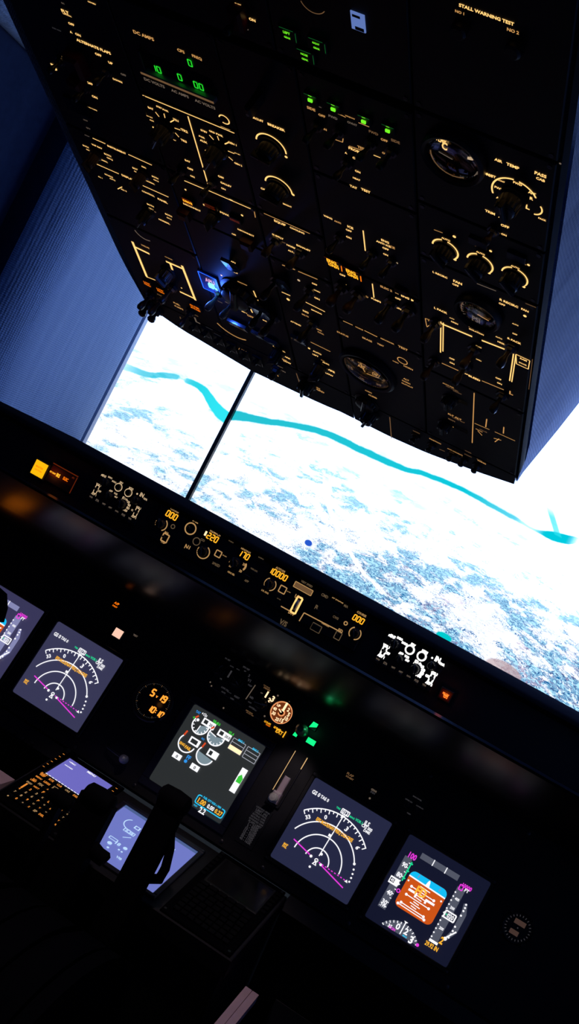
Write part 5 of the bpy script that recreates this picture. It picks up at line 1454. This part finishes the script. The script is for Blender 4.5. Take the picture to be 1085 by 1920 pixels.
def hot(t, px, py):
    x, y = t.L(px, py); q = t.k(px, py); m_ = MB()
    m_.box(x-19*q, y-10*q, FP-0.001, x+19*q, y+14*q, FP+0.004, 'bezel_black', 0.0006)
    m_.text('ENG', x-3*q, y+8*q, 'caution_hot', FP+0.0044, width=20*q, hmul=1.1); m_.text('VALVE', x-1*q, y+1*q, 'digit', FP+0.0044, width=24*q, hmul=1.1); m_.text('OPEN', x, y-5*q, 'caution_hot', FP+0.0044, width=22*q, hmul=0.9)
    m_.line(x+17*q, y-9*q, x+17*q, y+8*q, 2.2*q, FP+0.0044, 'caution'); m_.line(x-18*q, y+13*q, x+12*q, y+13*q, 1.2*q, FP+0.0044, 'caution_dim'); t.part('annunciator_light', m_, None, 'glowing amber caption')
hot(t, 631, 487); hot(t, 667, 506)
for px, py in ((640, 440), (702, 470), (738, 485)): toggle(t, px, py, 10, 0.024)
t = om('hydraulic_panel', 'overhead panel with brown bat switches below the glowing amber captions', D0, 0.262, D1, 0.397, [
    ('-', 701, 527, 704, 553, 2.2), ('ELEC 2', 727, 536, 24, 'amber_dim'), ('OFF', 749, 555, 12), ('ENG 1', 765, 553, 22), ('ON', 750, 573, 11), ('.', 776, 558, 5), ('HYD', 687, 550, 14, 'amber_dim'), ('PUMPS', 708, 558, 20), ('ENG', 747, 545, 7, 'amber_dim')])
m_ = MB(); x, y = t.L(757, 540); q = t.k(757, 540); m_.box(x-14*q, y-6*q, FP, x+12*q, y+8*q, FP+0.004, 'guard_red', 0.0008); t.part('annunciator_light', m_)
for px, py in ((645, 532), (676, 545)): toggle(t, px, py, 10, 0.030, K, r=0.0058)
for px, py in ((738, 560), (770, 575)): toggle(t, px, py, 10, 0.034, r=0.0055)
def alt(mb, x, y, z, r):
    for k in range(40):
        a = math.radians(130 + 250*k/39); L_ = 0.10 if k % 5 == 0 else 0.06
        mb.line(x+r*0.92*math.cos(a), y+r*0.92*math.sin(a), x+r*(0.92-L_)*math.cos(a), y+r*(0.92-L_)*math.sin(a), r*0.02, z, 'amber_faint')
    for a_, s_ in ((110, '0'), (70, '5'), (150, '10'), (200, '15'), (250, '20'), (310, '30'), (350, '40')):
        a = math.radians(a_); mb.text(s_, x+r*0.70*math.cos(a), y+r*0.70*math.sin(a), 'amber_faint', z, width=r*0.10*len(s_))
    mb.text('CABIN', x-r*0.18, y+r*0.38, 'amber_dim', z, width=r*0.42, hmul=1.2); mb.text('ALT', x-r*0.2, y+r*0.20, 'amber_dim', z, width=r*0.30, hmul=1.2); mb.line(x-r*0.05, y, x-r*0.32, y+r*0.58, r*0.05, z+0.0004, 'amber_dim')
    mb.text('DIFF', x+r*0.38, y+r*0.08, 'amber_dim', z, width=r*0.3, hmul=1.2); mb.line(x+r*0.02, y-r*0.05, x+r*0.5, y-r*0.02, r*0.04, z+0.0004, 'amber_dim')
t = om('cabin_altitude_panel', 'overhead panel with a large dark round gauge near the front edge', D0, 0.030, D1, 0.259, [
    ('-', 646, 597, 664, 605, 2.0), ('VOICE', 676, 611, 16), ('-', 686, 615, 710, 627, 2.2), ('RECORDER', 729, 635, 28), ('TEST', 758, 648, 20), ('STATUS', 645, 622, 24), ('ERASE', 691, 632, 20), ('TEST', 716, 642, 14), ('CABIN', 744, 674, 12), ('o', 757, 672, 10, 0, 360, 1.8), ('HORN', 768, 685, 19), ('ALT', 764, 707, 12), ('HORN', 764, 712, 17), ('CUTOUT', 766, 718, 24), ('CABIN', 693, 730, 14), ('CLIMB', 701, 739, 18), ('RATE', 693, 744, 12, 'amber_dim')], 'amber_dim')
gauge(t, 693, 688, 0.040, alt)
knob(t, 690, 750, 0.017, 0.010, 80)
# --- column by the right lining
def airtemp(mb, x, y, z, r):
    mb.text('TEMP', x-r*0.45, y+r*0.62, 'amber', z, width=r*0.38, hmul=1.6); mb.text('C', x-r*0.30, y+r*0.45, 'amber', z, width=r*0.2, hmul=1.4)
    mb.rect(x+r*0.5, y+r*0.25, x+r*0.68, y+r*0.36, z, 'efis_warm'); mb.arc(x, y, z, r*0.86, r*0.03, -30, 40, 'warm_grey'); mb.arc(x, y, z, r*0.8, r*0.05, 180, 300, 'amber_faint'); mb.line(x, y, x-r*0.5, y+r*0.1, r*0.04, z, 'warm_grey')
mat('glass_face', (0.05, 0.05, 0.055), 0.10, 0.75)
t = om('air_temperature_panel', 'overhead panel with a shiny round gauge and a selector ringed by thick amber arcs', E0, 0.600, E1, 0.738, [
    ('AIR', 938, 294.5, 16), ('TEMP', 965, 305, 26), ('SUPPLY', 915, 320, 30, 'amber', ), ('DUCT', 922, 322, 24), ('PASS', 1017, 321, 24), ('CAB', 1017, 330, 18), ('CONT', 943, 333, 15), ('FWD', 939, 347, 18), ('FWD', 974, 338, 18), ('AFT', 1001, 356, 16), ('AFT', 940, 366, 14), ('R', 1000, 366, 7), ('L', 993, 382, 8), ('PACK', 1020, 405, 16), ('o', 968, 362, 46, 95, 200, 3.4), ('o', 968, 362, 46, 25, 82, 3.4), ('o', 1003, 383, 18, -80, 40, 3.2), ('TRIM', 922, 392, 20), ('AIR', 944, 402, 14), ('OFF', 950, 418, 17), ('ON', 948, 434, 11), ('.', 1054, 300, 5, 'warm_grey')])
gauge(t, 856, 287, 0.030, airtemp, face='glass_face')
knob(t, 965, 365, 0.012, 0.020, 100)
toggle(t, 930, 425, 10, 0.018, K)
t = om('zone_temperature_panel', 'overhead panel with three knobs in a row inside thick amber arcs', E0, 0.500, E1, 0.597, [
    ('o', 838, 462, 26, 178, 105, 3.4), ('o', 838, 462, 26, 80, -40, 3.4), ('AUTO', 839, 443, 18), ('.', 855, 438, 7), ('-', 817, 425, 833, 431, 1.2, 'amber_dim'), ('.', 856, 481, 7),
    ('o', 903, 488, 26, 178, 105, 3.4), ('o', 903, 488, 26, 80, -40, 3.4), ('AUTO', 904, 469, 18), ('.', 923, 465, 6), ('-', 885, 451, 896, 456, 1.2, 'amber_dim'), ('.', 920, 506, 7),
    ('o', 968, 513, 26, 178, 105, 3.4), ('o', 968, 513, 26, 80, -40, 3.4), ('AUTO', 969, 495, 18), ('.', 994, 491, 6), ('-', 979, 487, 990, 491, 1.4, 'amber_dim'), ('.', 985, 532, 7)])
for px, py in ((838, 462), (903, 488), (968, 513)): knob(t, px, py, 0.0115, 0.016, 130)
for px, py in ((900, 448), (972, 475)):
    m_ = MB(); x, y = t.L(px, py); q = t.k(px, py); m_.box(x-19*q, y-10*q, FP-0.001, x+19*q, y+10*q, FP+0.003, 'bezel_navy', 0.0006); t.part('annunciator_light', m_)
def duct(mb, x, y, z, r):
    mb.text('PSI', x-r*0.05, y-r*0.45, 'warm_grey', z, width=r*0.4, hmul=1.5); mb.arc(x, y, z, r*0.8, r*0.05, 30, 200, 'amber_faint'); mb.line(x, y, x+r*0.55, y-r*0.15, r*0.05, z, 'amber_dim')
    for k in range(16):
        a = math.radians(20 + 13*k); mb.line(x+r*0.85*math.cos(a), y+r*0.85*math.sin(a), x+r*0.7*math.cos(a), y+r*0.7*math.sin(a), r*0.03, z, 'warm_grey')
t = om('bleed_air_panel', 'overhead panel with thick double amber flow lines below a shiny round pressure gauge', E0, 0.236, E1, 0.497, [
    ('L RECIRC', 828, 510, 30), ('FAN', 861, 524, 18), ('OFF', 857, 529, 13), ('-', 897, 526, 933, 540, 2.0, 'warm_grey'), ('R RECIRC', 957, 563, 38), ('FAN', 987, 576, 15), ('OFF', 944, 565, 13), ('-', 988, 563, 1008, 571, 1.8, 'amber_faint'), ('.', 987, 587, 7), ('L PACK', 829, 577, 27), ('R PACK', 967, 634, 28), ('AUTO', 850, 592, 10), ('HIGH', 855, 600, 14), ('-', 829.5, 598, 828.5, 656, 2.6), ('-', 834, 600, 833, 654, 2.2), ('-', 831, 602, 888, 626, 4.2), ('-', 906, 633, 955, 652, 4.2), ('-', 965.5, 658, 958, 709, 2.6), ('-', 970, 660, 962, 711, 2.2), ('WING', 890, 610, 22, 'amber_dim'), ('ISOLATION', 896, 617, 30), ('-', 881, 606, 910, 618, 1.4, 'amber_dim'),
    ('AUTO', 938, 628, 14), ('HIGH', 943, 638, 16), ('CLOSE', 900, 645, 12), ('AUTO', 898, 655, 11), ('OPEN', 900, 670, 11), ('VALVE', 880, 671, 9), ('OFF', 850, 668, 11), ('ON', 850, 676, 10), ('OFF', 937, 705, 12), ('ON', 939, 714, 10), ('-', 831, 676, 862, 690, 2.0, 'amber_dim'), ('APU', 878, 697, 10), ('BLEED', 892, 704, 24), ('-', 906, 709, 947, 726, 2.0, 'amber_dim'), ('L', 961, 732, 8, 'amber_dim'), ('AUTO', 969, 603, 13), ('OFF', 968, 621, 10),
    ('-', 800, 592, 818, 598, 1.6, 'amber_dim'), ('-', 800, 592, 803, 607, 1.6, 'amber_dim'), ('-', 818, 598, 803, 608, 1.6, 'amber_dim'), ('RAM', 810, 598, 10, 'amber_dim'), ('-', 970, 659, 996, 671, 1.8), ('-', 996, 671, 993, 687, 1.8), ('-', 993, 687, 971, 677, 1.8), ('-', 971, 677, 970, 659, 1.8), ('RAM', 984, 669, 14), ('DOOR', 983, 677, 16), ('-', 1001, 668, 994, 725, 1.2, 'amber_faint')])
gauge(t, 901, 579, 0.026, duct, face='glass_face')
for px, py in ((820, 600), (893, 648), (962, 645), (818, 672), (877, 680)): toggle(t, px, py, 10, 0.030, K, r=0.0048)
toggle(t, 945, 735, 10, 0.028, r=0.0048)
t = om('pressurization_panel', 'dim overhead pressurization panel with thin brown lines at the front right corner', E0, 0.030, E1, 0.233, [
    ('AUTO FAIL', 843, 718, 24), ('OFF SCHED', 850, 724, 26, 'amber_faint'), ('DESCENT', 860, 731, 18, 'amber_faint'), ('-', 891.5, 732, 887.5, 826, 2.0), ('FLT ALT', 855, 777, 28), ('LAND ALT', 862, 783, 26, 'amber_faint'), ('MAN', 849, 783, 14, 'amber_faint'), ('.', 851, 796, 4), ('-', 892, 789, 920, 801, 1.4), ('-', 930, 805, 968, 822, 1.4), ('-', 915, 781, 913, 796, 2.2), ('-', 947, 796, 946, 808, 2.2), ('-', 894, 799, 907, 806, 1.6), ('-', 898, 803, 906, 812, 1.6), ('-', 928, 817, 942, 821, 1.6), ('-', 930, 824, 938, 818, 1.6), ('VALVE', 908, 803, 16, 'amber_faint'), ('AUTO', 901, 858, 12, 'amber_faint')], 'amber_dim')
for px, py in ((846, 745), (838, 792)): knob(t, px, py, 0.010, 0.012, 90)
m_ = MB()
for px, py in ((866, 747), (866, 800)):
    x, y = t.L(px, py); q = t.k(px, py); m_.rect(x-14*q, y-7*q, x+14*q, y+7*q, FP+0.0006, 'gloss_black')
t.part('number_window', m_)
def rocker(t, px, py):
    x, y = t.L(px, py); w_ = 0.0088
    m_ = MB(); m_.box(x-w_, y-0.016, FP-0.001, x+w_, y+0.010, FP+0.003, 'knob_black', 0.001)
    m_.line(x-w_, y-0.013, x+w_*0.6, y-0.014, 0.0012, FP+0.0033, 'grey_faint'); m_.line(x+w_, y-0.014, x+w_, y-0.004, 0.0010, FP+0.0033, 'grey_faint')
    o = t.part('rocker_switch', m_)
    b = MB(); b.lathe([(0.0035, 0), (0.0040, 0.005), (0.0052, 0.008), (0.0045, 0.011), (0, 0.0115)], 'knob_black', 0, 0, 14, Matrix.Translation((x, y+0.001, FP+0.002)) @ Matrix.Rotation(math.radians(-20), 4, 'X')); t.part('bat_lever', b, o)
# --- front strip of light and start switches
t = om('landing_light_panel', 'row of small dark rocker switches along the front edge of the overhead', A0, -0.014, C1, 0.027, [
    ('-', 340, 590, 346, 610, 1.6, 'amber_faint'), ('LANDING', 365, 585, 20, 'amber_faint'), ('L', 372, 597, 10, 'warm_grey'), ('RETRACT', 395, 612, 14, 'grey_faint'), ('EXTEND', 410, 624, 14, 'grey_faint'), ('ON', 418, 640, 8, 'grey_faint'), ('APU', 457, 653, 18, 'amber_dim'), ('OFF', 486, 668, 14, 'grey_faint'), ('START', 528, 684, 12, 'warm_grey'), ('ON', 533, 692, 10, 'warm_grey'), ('-', 516, 687, 524, 702, 1.8, 'amber_dim'), ('-', 558, 696, 568, 726, 1.8, 'amber_faint'), ('IGN', 572, 708, 12), ('BOTH', 595, 722, 16), ('GRD', 603, 729, 16), ('CONT', 580, 712, 10, 'warm_grey')], 'amber_dim', cat='switch panel', edge=True)
for px, py in ((368, 605), (390, 617), (414, 631), (438, 645), (462, 659), (486, 670)): rocker(t, px, py)
for px, py in ((300, 577), (283, 566)): toggle(t, px, py, 6, 0.020, r=0.0062)
for px, py in ((522, 688),): toggle(t, px, py, 8, 0.016, r=0.0056)
knob(t, 580, 715, 0.013, 0.018, 80)
t = om('exterior_light_panel', 'row of small dark exterior light switches along the front edge of the overhead, on the right', D0, -0.014, E1, 0.027, [
    ('LOGO', 783, 806, 14, 'amber_faint'), ('-', 733, 778, 736, 818, 1.8, 'amber_faint'), ('POSITION', 818, 823, 24), ('-', 826, 838, 836, 842, 1.6, 'amber_faint'), ('ANTI COLLISION', 855, 843, 32), ('STEADY', 880, 850, 16, 'amber_faint'), ('WING', 905, 862, 18), ('WHEEL', 880, 843, 14, 'amber_faint'), ('IGN R', 690, 770, 18), ('CONT', 700, 762, 14, 'amber_faint')], 'amber_dim', cat='switch panel', edge=True)
for px, py in ((782, 812), (812, 830), (850, 846), (872, 856), (897, 868)): toggle(t, px, py, 8, 0.010, r=0.0042)
knob(t, 698, 770, 0.012, 0.020, 70)
# --- aft overhead, at the top of the photograph
t = om('gear_light_panel', 'aft overhead panel with three two-line green captions', D0-0.02, 0.742, D1, 0.90, [('o', 590, -4, 26, 200, 330, 1.6, 'amber_faint')])
for px, py, a_, b_ in ((546, 54, 'LEFT', 'GEAR'), (601, 74, 'RIGHT', 'GEAR'), (579, 95, 'NOSE', 'GEAR')):
    x, y = t.L(px, py); q = t.k(px, py); m_ = MB()
    m_.box(x-18*q, y-14*q, FP-0.001, x+20*q, y+14*q, FP+0.004, 'bezel_black', 0.0008)
    m_.text(a_, x, y+5*q, 'lime', FP+0.0044, width=14*q, hmul=1.1); m_.text(b_, x, y-6*q, 'lime', FP+0.0044, width=13*q, hmul=1.1)
    m_.line(x-14*q, y+13*q, x+14*q, y+13*q, 0.9*q, FP+0.0044, 'green_dim'); m_.line(x+18*q, y+11*q, x+18*q, y-10*q, 0.9*q, FP+0.0044, 'green_dim'); t.part('annunciator_light', m_, None, 'green lit caption')
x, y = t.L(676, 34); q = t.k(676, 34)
m_ = MB(); m_.box(x-14*q, y-20*q, FP, x+14*q, y+20*q, FP+0.0015, 'card_glow_blue', 0.0005); m_.rect(x-6*q, y-18*q, x+12*q, y-10*q, FP+0.0017, 'bezel_navy'); m_.rect(x-10*q, y+10*q, x+6*q, y+16*q, FP+0.0017, 'bezel_navy'); t.part('glow_card', m_, None, 'small pale blue card with added glow')  # pale card's brightness put in as emission, nothing lit behind it
t = om('stall_test_panel', 'aft overhead panel lettered for the stall warning test, at the top right', E0, 0.742, E1, 1.05, [
    ('STALL WARNING TEST', 916, 20, 110), ('NO 1', 866, 16, 18, 'amber_dim'), ('NO 2', 966, 51, 24, 'amber_dim')])
for px, py in ((868, 46), (970, 83)): 
    x, y = t.L(px, py); m_ = MB(); m_.lathe([(0.008, FP), (0.008, FP+0.006), (0.006, FP+0.008), (0, FP+0.008)], 'knob_black', x, y, 18); t.part('push_button', m_)
t = om('aft_switch_panel', 'aft overhead panel with one guarded switch and a small amber caption, at the top edge', A0+0.03, 0.742, D0-0.022, 0.95, [
    ('OFF', 450, 3, 14), ('ON', 477, 31, 13), ('-', 448, 42, 470, 50, 2.4, 'warm_grey'), ('OXYGEN', 176, 0, 16), ('DC', 122, 1, 6, 'warm_grey')])
toggle(t, 452, 30, 10, 0.02); g = MB(); x, y = t.L(458, 24); g.box(x-0.010, y-0.012, FP, x+0.006, y+0.014, 0.016, 'guard_red', 0.003); t.part('switch_guard', g)
# ---------------------------------------------------------------- thrust levers and the low foreground
tq = world_thing('thrust_quadrant', 'dark thrust lever quadrant standing behind the lavender lower display', 'lever quadrant', (0, -0.50, 0.40))
def q_build():
    prof = [(-0.285, 0.40), (-0.285, 0.66)]
    for i in range(0, 11):
        a = math.radians(165 - 15*i); prof.append((-0.50 + 0.215*math.cos(math.pi - a) * 1.0, 0.60 + 0.125*math.sin(a)))
    prof += [(-0.735, 0.40)]
    mb = MB()
    for x0, x1 in ((-0.128, -0.098), (-0.082, -0.028), (-0.022, 0.034), (0.050, 0.098), (0.104, 0.128)): mb.prism(prof, x0, x1, 'quadrant_black')
    p2 = [(a*0.98 - 0.010, b - 0.012) for a, b in prof]
    mb.prism(p2, -0.126, 0.126, 'quadrant_black')
    shifted(mb, (0, -0.50, 0.40)).build('housing', tq, True, 40)
q_build()
def lever(name, label, foot, head, gx, ww, rev=True, aw=0.021):
    """foot, head: (y, z) of the pivot slot and of the grip; gx: centre; ww: grip width"""
    t = world_thing(name, label, 'lever', (gx, foot[0], foot[1]), 'thrust levers')
    F = Vector((gx, *foot)); H = Vector((gx, *head)); d = (H - F).normalized(); s = Vector((1, 0, 0)); n = s.cross(d)
    def O(a, b, c): return F + s*a + d*b + n*c       # sideways, along the lever, fore-aft
    Lg = (H - F).length
    mb = MB()
    def slab(a0, a1, P):
        V = [O(a0, b, c) for b, c in P] + [O(a1, b, c) for b, c in P]; k = len(P)
        mb.raw(V, [tuple(range(k))[::-1], tuple(k+i for i in range(k))] + [(i, (i+1) % k, k+(i+1) % k, k+i) for i in range(k)], 'lever_black')
    slab(-aw, aw, [(-0.05, -0.018), (-0.05, 0.018), (Lg*0.55, 0.014), (Lg, 0.012), (Lg, -0.014), (Lg*0.55, -0.017)])
    shifted(mb, (gx, *foot)).build('lever_arm', t)
    mb = MB()
    R = Matrix(((s.x, d.x, n.x, H.x), (s.y, d.y, n.y, H.y), (s.z, d.z, n.z, H.z), (0, 0, 0, 1))) @ Matrix.Rotation(math.radians(90), 4, 'Y')
    pr = [(0.0, -ww*0.5), (0.013, -ww*0.48), (0.019, -ww*0.40), (0.021, 0.0), (0.019, ww*0.40), (0.013, ww*0.48), (0.0, ww*0.5)]
    mb.lathe(pr, 'lever_black', 0, 0, 24, R)
    shifted(mb, (gx, *foot)).build('grip', t)
    if rev:
        mb = MB()
        if rev == 'hook':
            P = [O(aw - 0.004, Lg*0.80, -0.002), O(aw + 0.006, Lg*0.66, -0.012), O(aw + 0.012, Lg*0.50, -0.020), O(aw + 0.010, Lg*0.40, -0.024), O(aw - 0.006, Lg*0.36, -0.024)]
            mb.tube(P, [0.006, 0.0075, 0.0085, 0.0095, 0.009], 'lever_black', 12)
        else:
            P = [O(aw - 0.010, Lg*0.60, 0.0), O(aw + 0.010, Lg*0.56, -0.006), O(aw + 0.024, Lg*0.55, -0.010), O(aw + 0.027, Lg*0.545, -0.010)]
            mb.tube(P, [0.015, 0.014, 0.014, 0.010], 'lever_black', 12)
        shifted(mb, (gx, *foot)).build('reverse_lever', t)
    return t
lever('thrust_lever', 'dark right thrust lever silhouetted against the lavender lower display', (-0.30, 0.715), (-0.300, 0.945), 0.060, 0.060, 'hook', 0.024)
lever('thrust_lever', 'dark left thrust lever silhouetted beside the amber keypad', (-0.345, 0.700), (-0.335, 0.888), -0.050, 0.060, 'stub', 0.033)
t = world_thing('speed_brake_lever', 'dark lever in front of the keypad corner, left of both thrust levers', 'lever', (-0.112, -0.33, 0.70))
m_ = MB(); m_.box(-0.118, -0.345, 0.68, -0.106, -0.325, 0.845, 'lever_black', 0.002); shifted(m_, (-0.112, -0.33, 0.70)).build('lever_arm', t)
m_ = MB(); R = Matrix.Translation((-0.112, -0.335, 0.85)) @ Matrix.Rotation(math.radians(90), 4, 'Y'); m_.lathe([(0, -0.024), (0.012, -0.022), (0.014, 0), (0.012, 0.022), (0, 0.024)], 'lever_black', 0, 0, 18, R); shifted(m_, (-0.112, -0.33, 0.70)).build('grip', t)
# pale rails beside the pedestal
def rail(label, x0, x1, y0, z0, y1, z1):
    t = world_thing('side_rail', label, 'rail', ((x0+x1)/2, y1, z1))
    d = Vector((0, y1-y0, z1-z0)).normalized(); n = Vector((1, 0, 0)).cross(d); n = n if n.z > 0 else -n
    mb = MB(); w_ = x1 - x0
    for a0, a1, h in ((x0, x0+w_*0.48, 0.0), (x0+w_*0.52, x1, 0.0), (x0+w_*0.1, x1-w_*0.1, -0.003)):
        P0, P1 = Vector((0, y0, z0)) + n*h, Vector((0, y1, z1)) + n*h
        q = -0.02
        V = [(a, p.y + n.y*k, p.z + n.z*k) for p in (P0, P1) for a, k in ((a0, 0), (a1, 0), (a1, q), (a0, q))]
        mb.raw(V, [(0,1,2,3), (7,6,5,4), (0,4,5,1), (1,5,6,2), (2,6,7,3), (3,7,4,0)], 'rail_pink')
    shifted(mb, ((x0+x1)/2, y1, z1)).build('beam', t)
    return t
def plane_pt(z, px, py):
    d = RX * ((px - 542.5) / FPX) + RD * ((py - 960.0) / FPX) + RF
    k = (z - CAM.z) / d.z
    return CAM + d * k
a = plane_pt(0.70, 455, 1851); b = plane_pt(0.70, 489, 1862); c = plane_pt(0.66, 427, 1925)
rail('pale pinkish rail with a centre groove, cut by the bottom edge', a.x + 0.002, b.x, (a.y+b.y)/2, 0.70, c.y - 0.25, 0.61)
a = plane_pt(0.765, 2, 1438); b = plane_pt(0.765, 28, 1462); c = plane_pt(0.76, 0, 1484)
rail('pale pinkish rail end at the left edge, above the amber keypad', a.x - 0.25, b.x, b.y, 0.765, c.y - 0.015, 0.760)
# captain's control wheel, only its horn reaches the frame
yk = world_thing('control_wheel', 'dark control wheel horn crossing the cut-off attitude display at the left edge', 'control wheel', (-0.56, -0.42, 0.35))
p = MIP.pt(0, 0)
d0 = RX * ((6 - 542.5) / FPX) + RD * ((1138 - 960.0) / FPX) + RF
k = (-0.30 - CAM.y) / d0.y; hp = CAM + d0 * k
m_ = MB(); m_.tube([(hp.x + 0.004, hp.y, hp.z - 0.028), (hp.x - 0.004, hp.y, hp.z - 0.005), (hp.x - 0.016, hp.y, hp.z + 0.012), (hp.x - 0.035, hp.y, hp.z + 0.016), (hp.x - 0.06, hp.y, hp.z + 0.002)], [0.011, 0.014, 0.015, 0.014, 0.011], 'lever_black', 14)
m_.tube([(hp.x - 0.055, hp.y, hp.z + 0.004), (hp.x - 0.075, hp.y - 0.005, hp.z - 0.06), (hp.x - 0.11, hp.y - 0.01, hp.z - 0.10), (hp.x - 0.17, hp.y - 0.01, hp.z - 0.11)], 0.012, 'lever_black', 12)
shifted(m_, (-0.56, -0.42, 0.35)).build('horn', yk)
m_ = MB(); m_.tube([(hp.x - 0.17, hp.y - 0.01, hp.z - 0.11), (-0.75 + 0.05, -0.36, 0.70), (-0.70, -0.40, 0.35), (-0.70, -0.40, 0.0)], [0.02, 0.028, 0.03, 0.035], 'lever_black', 14)
shifted(m_, (-0.56, -0.42, 0.35)).build('column', yk)
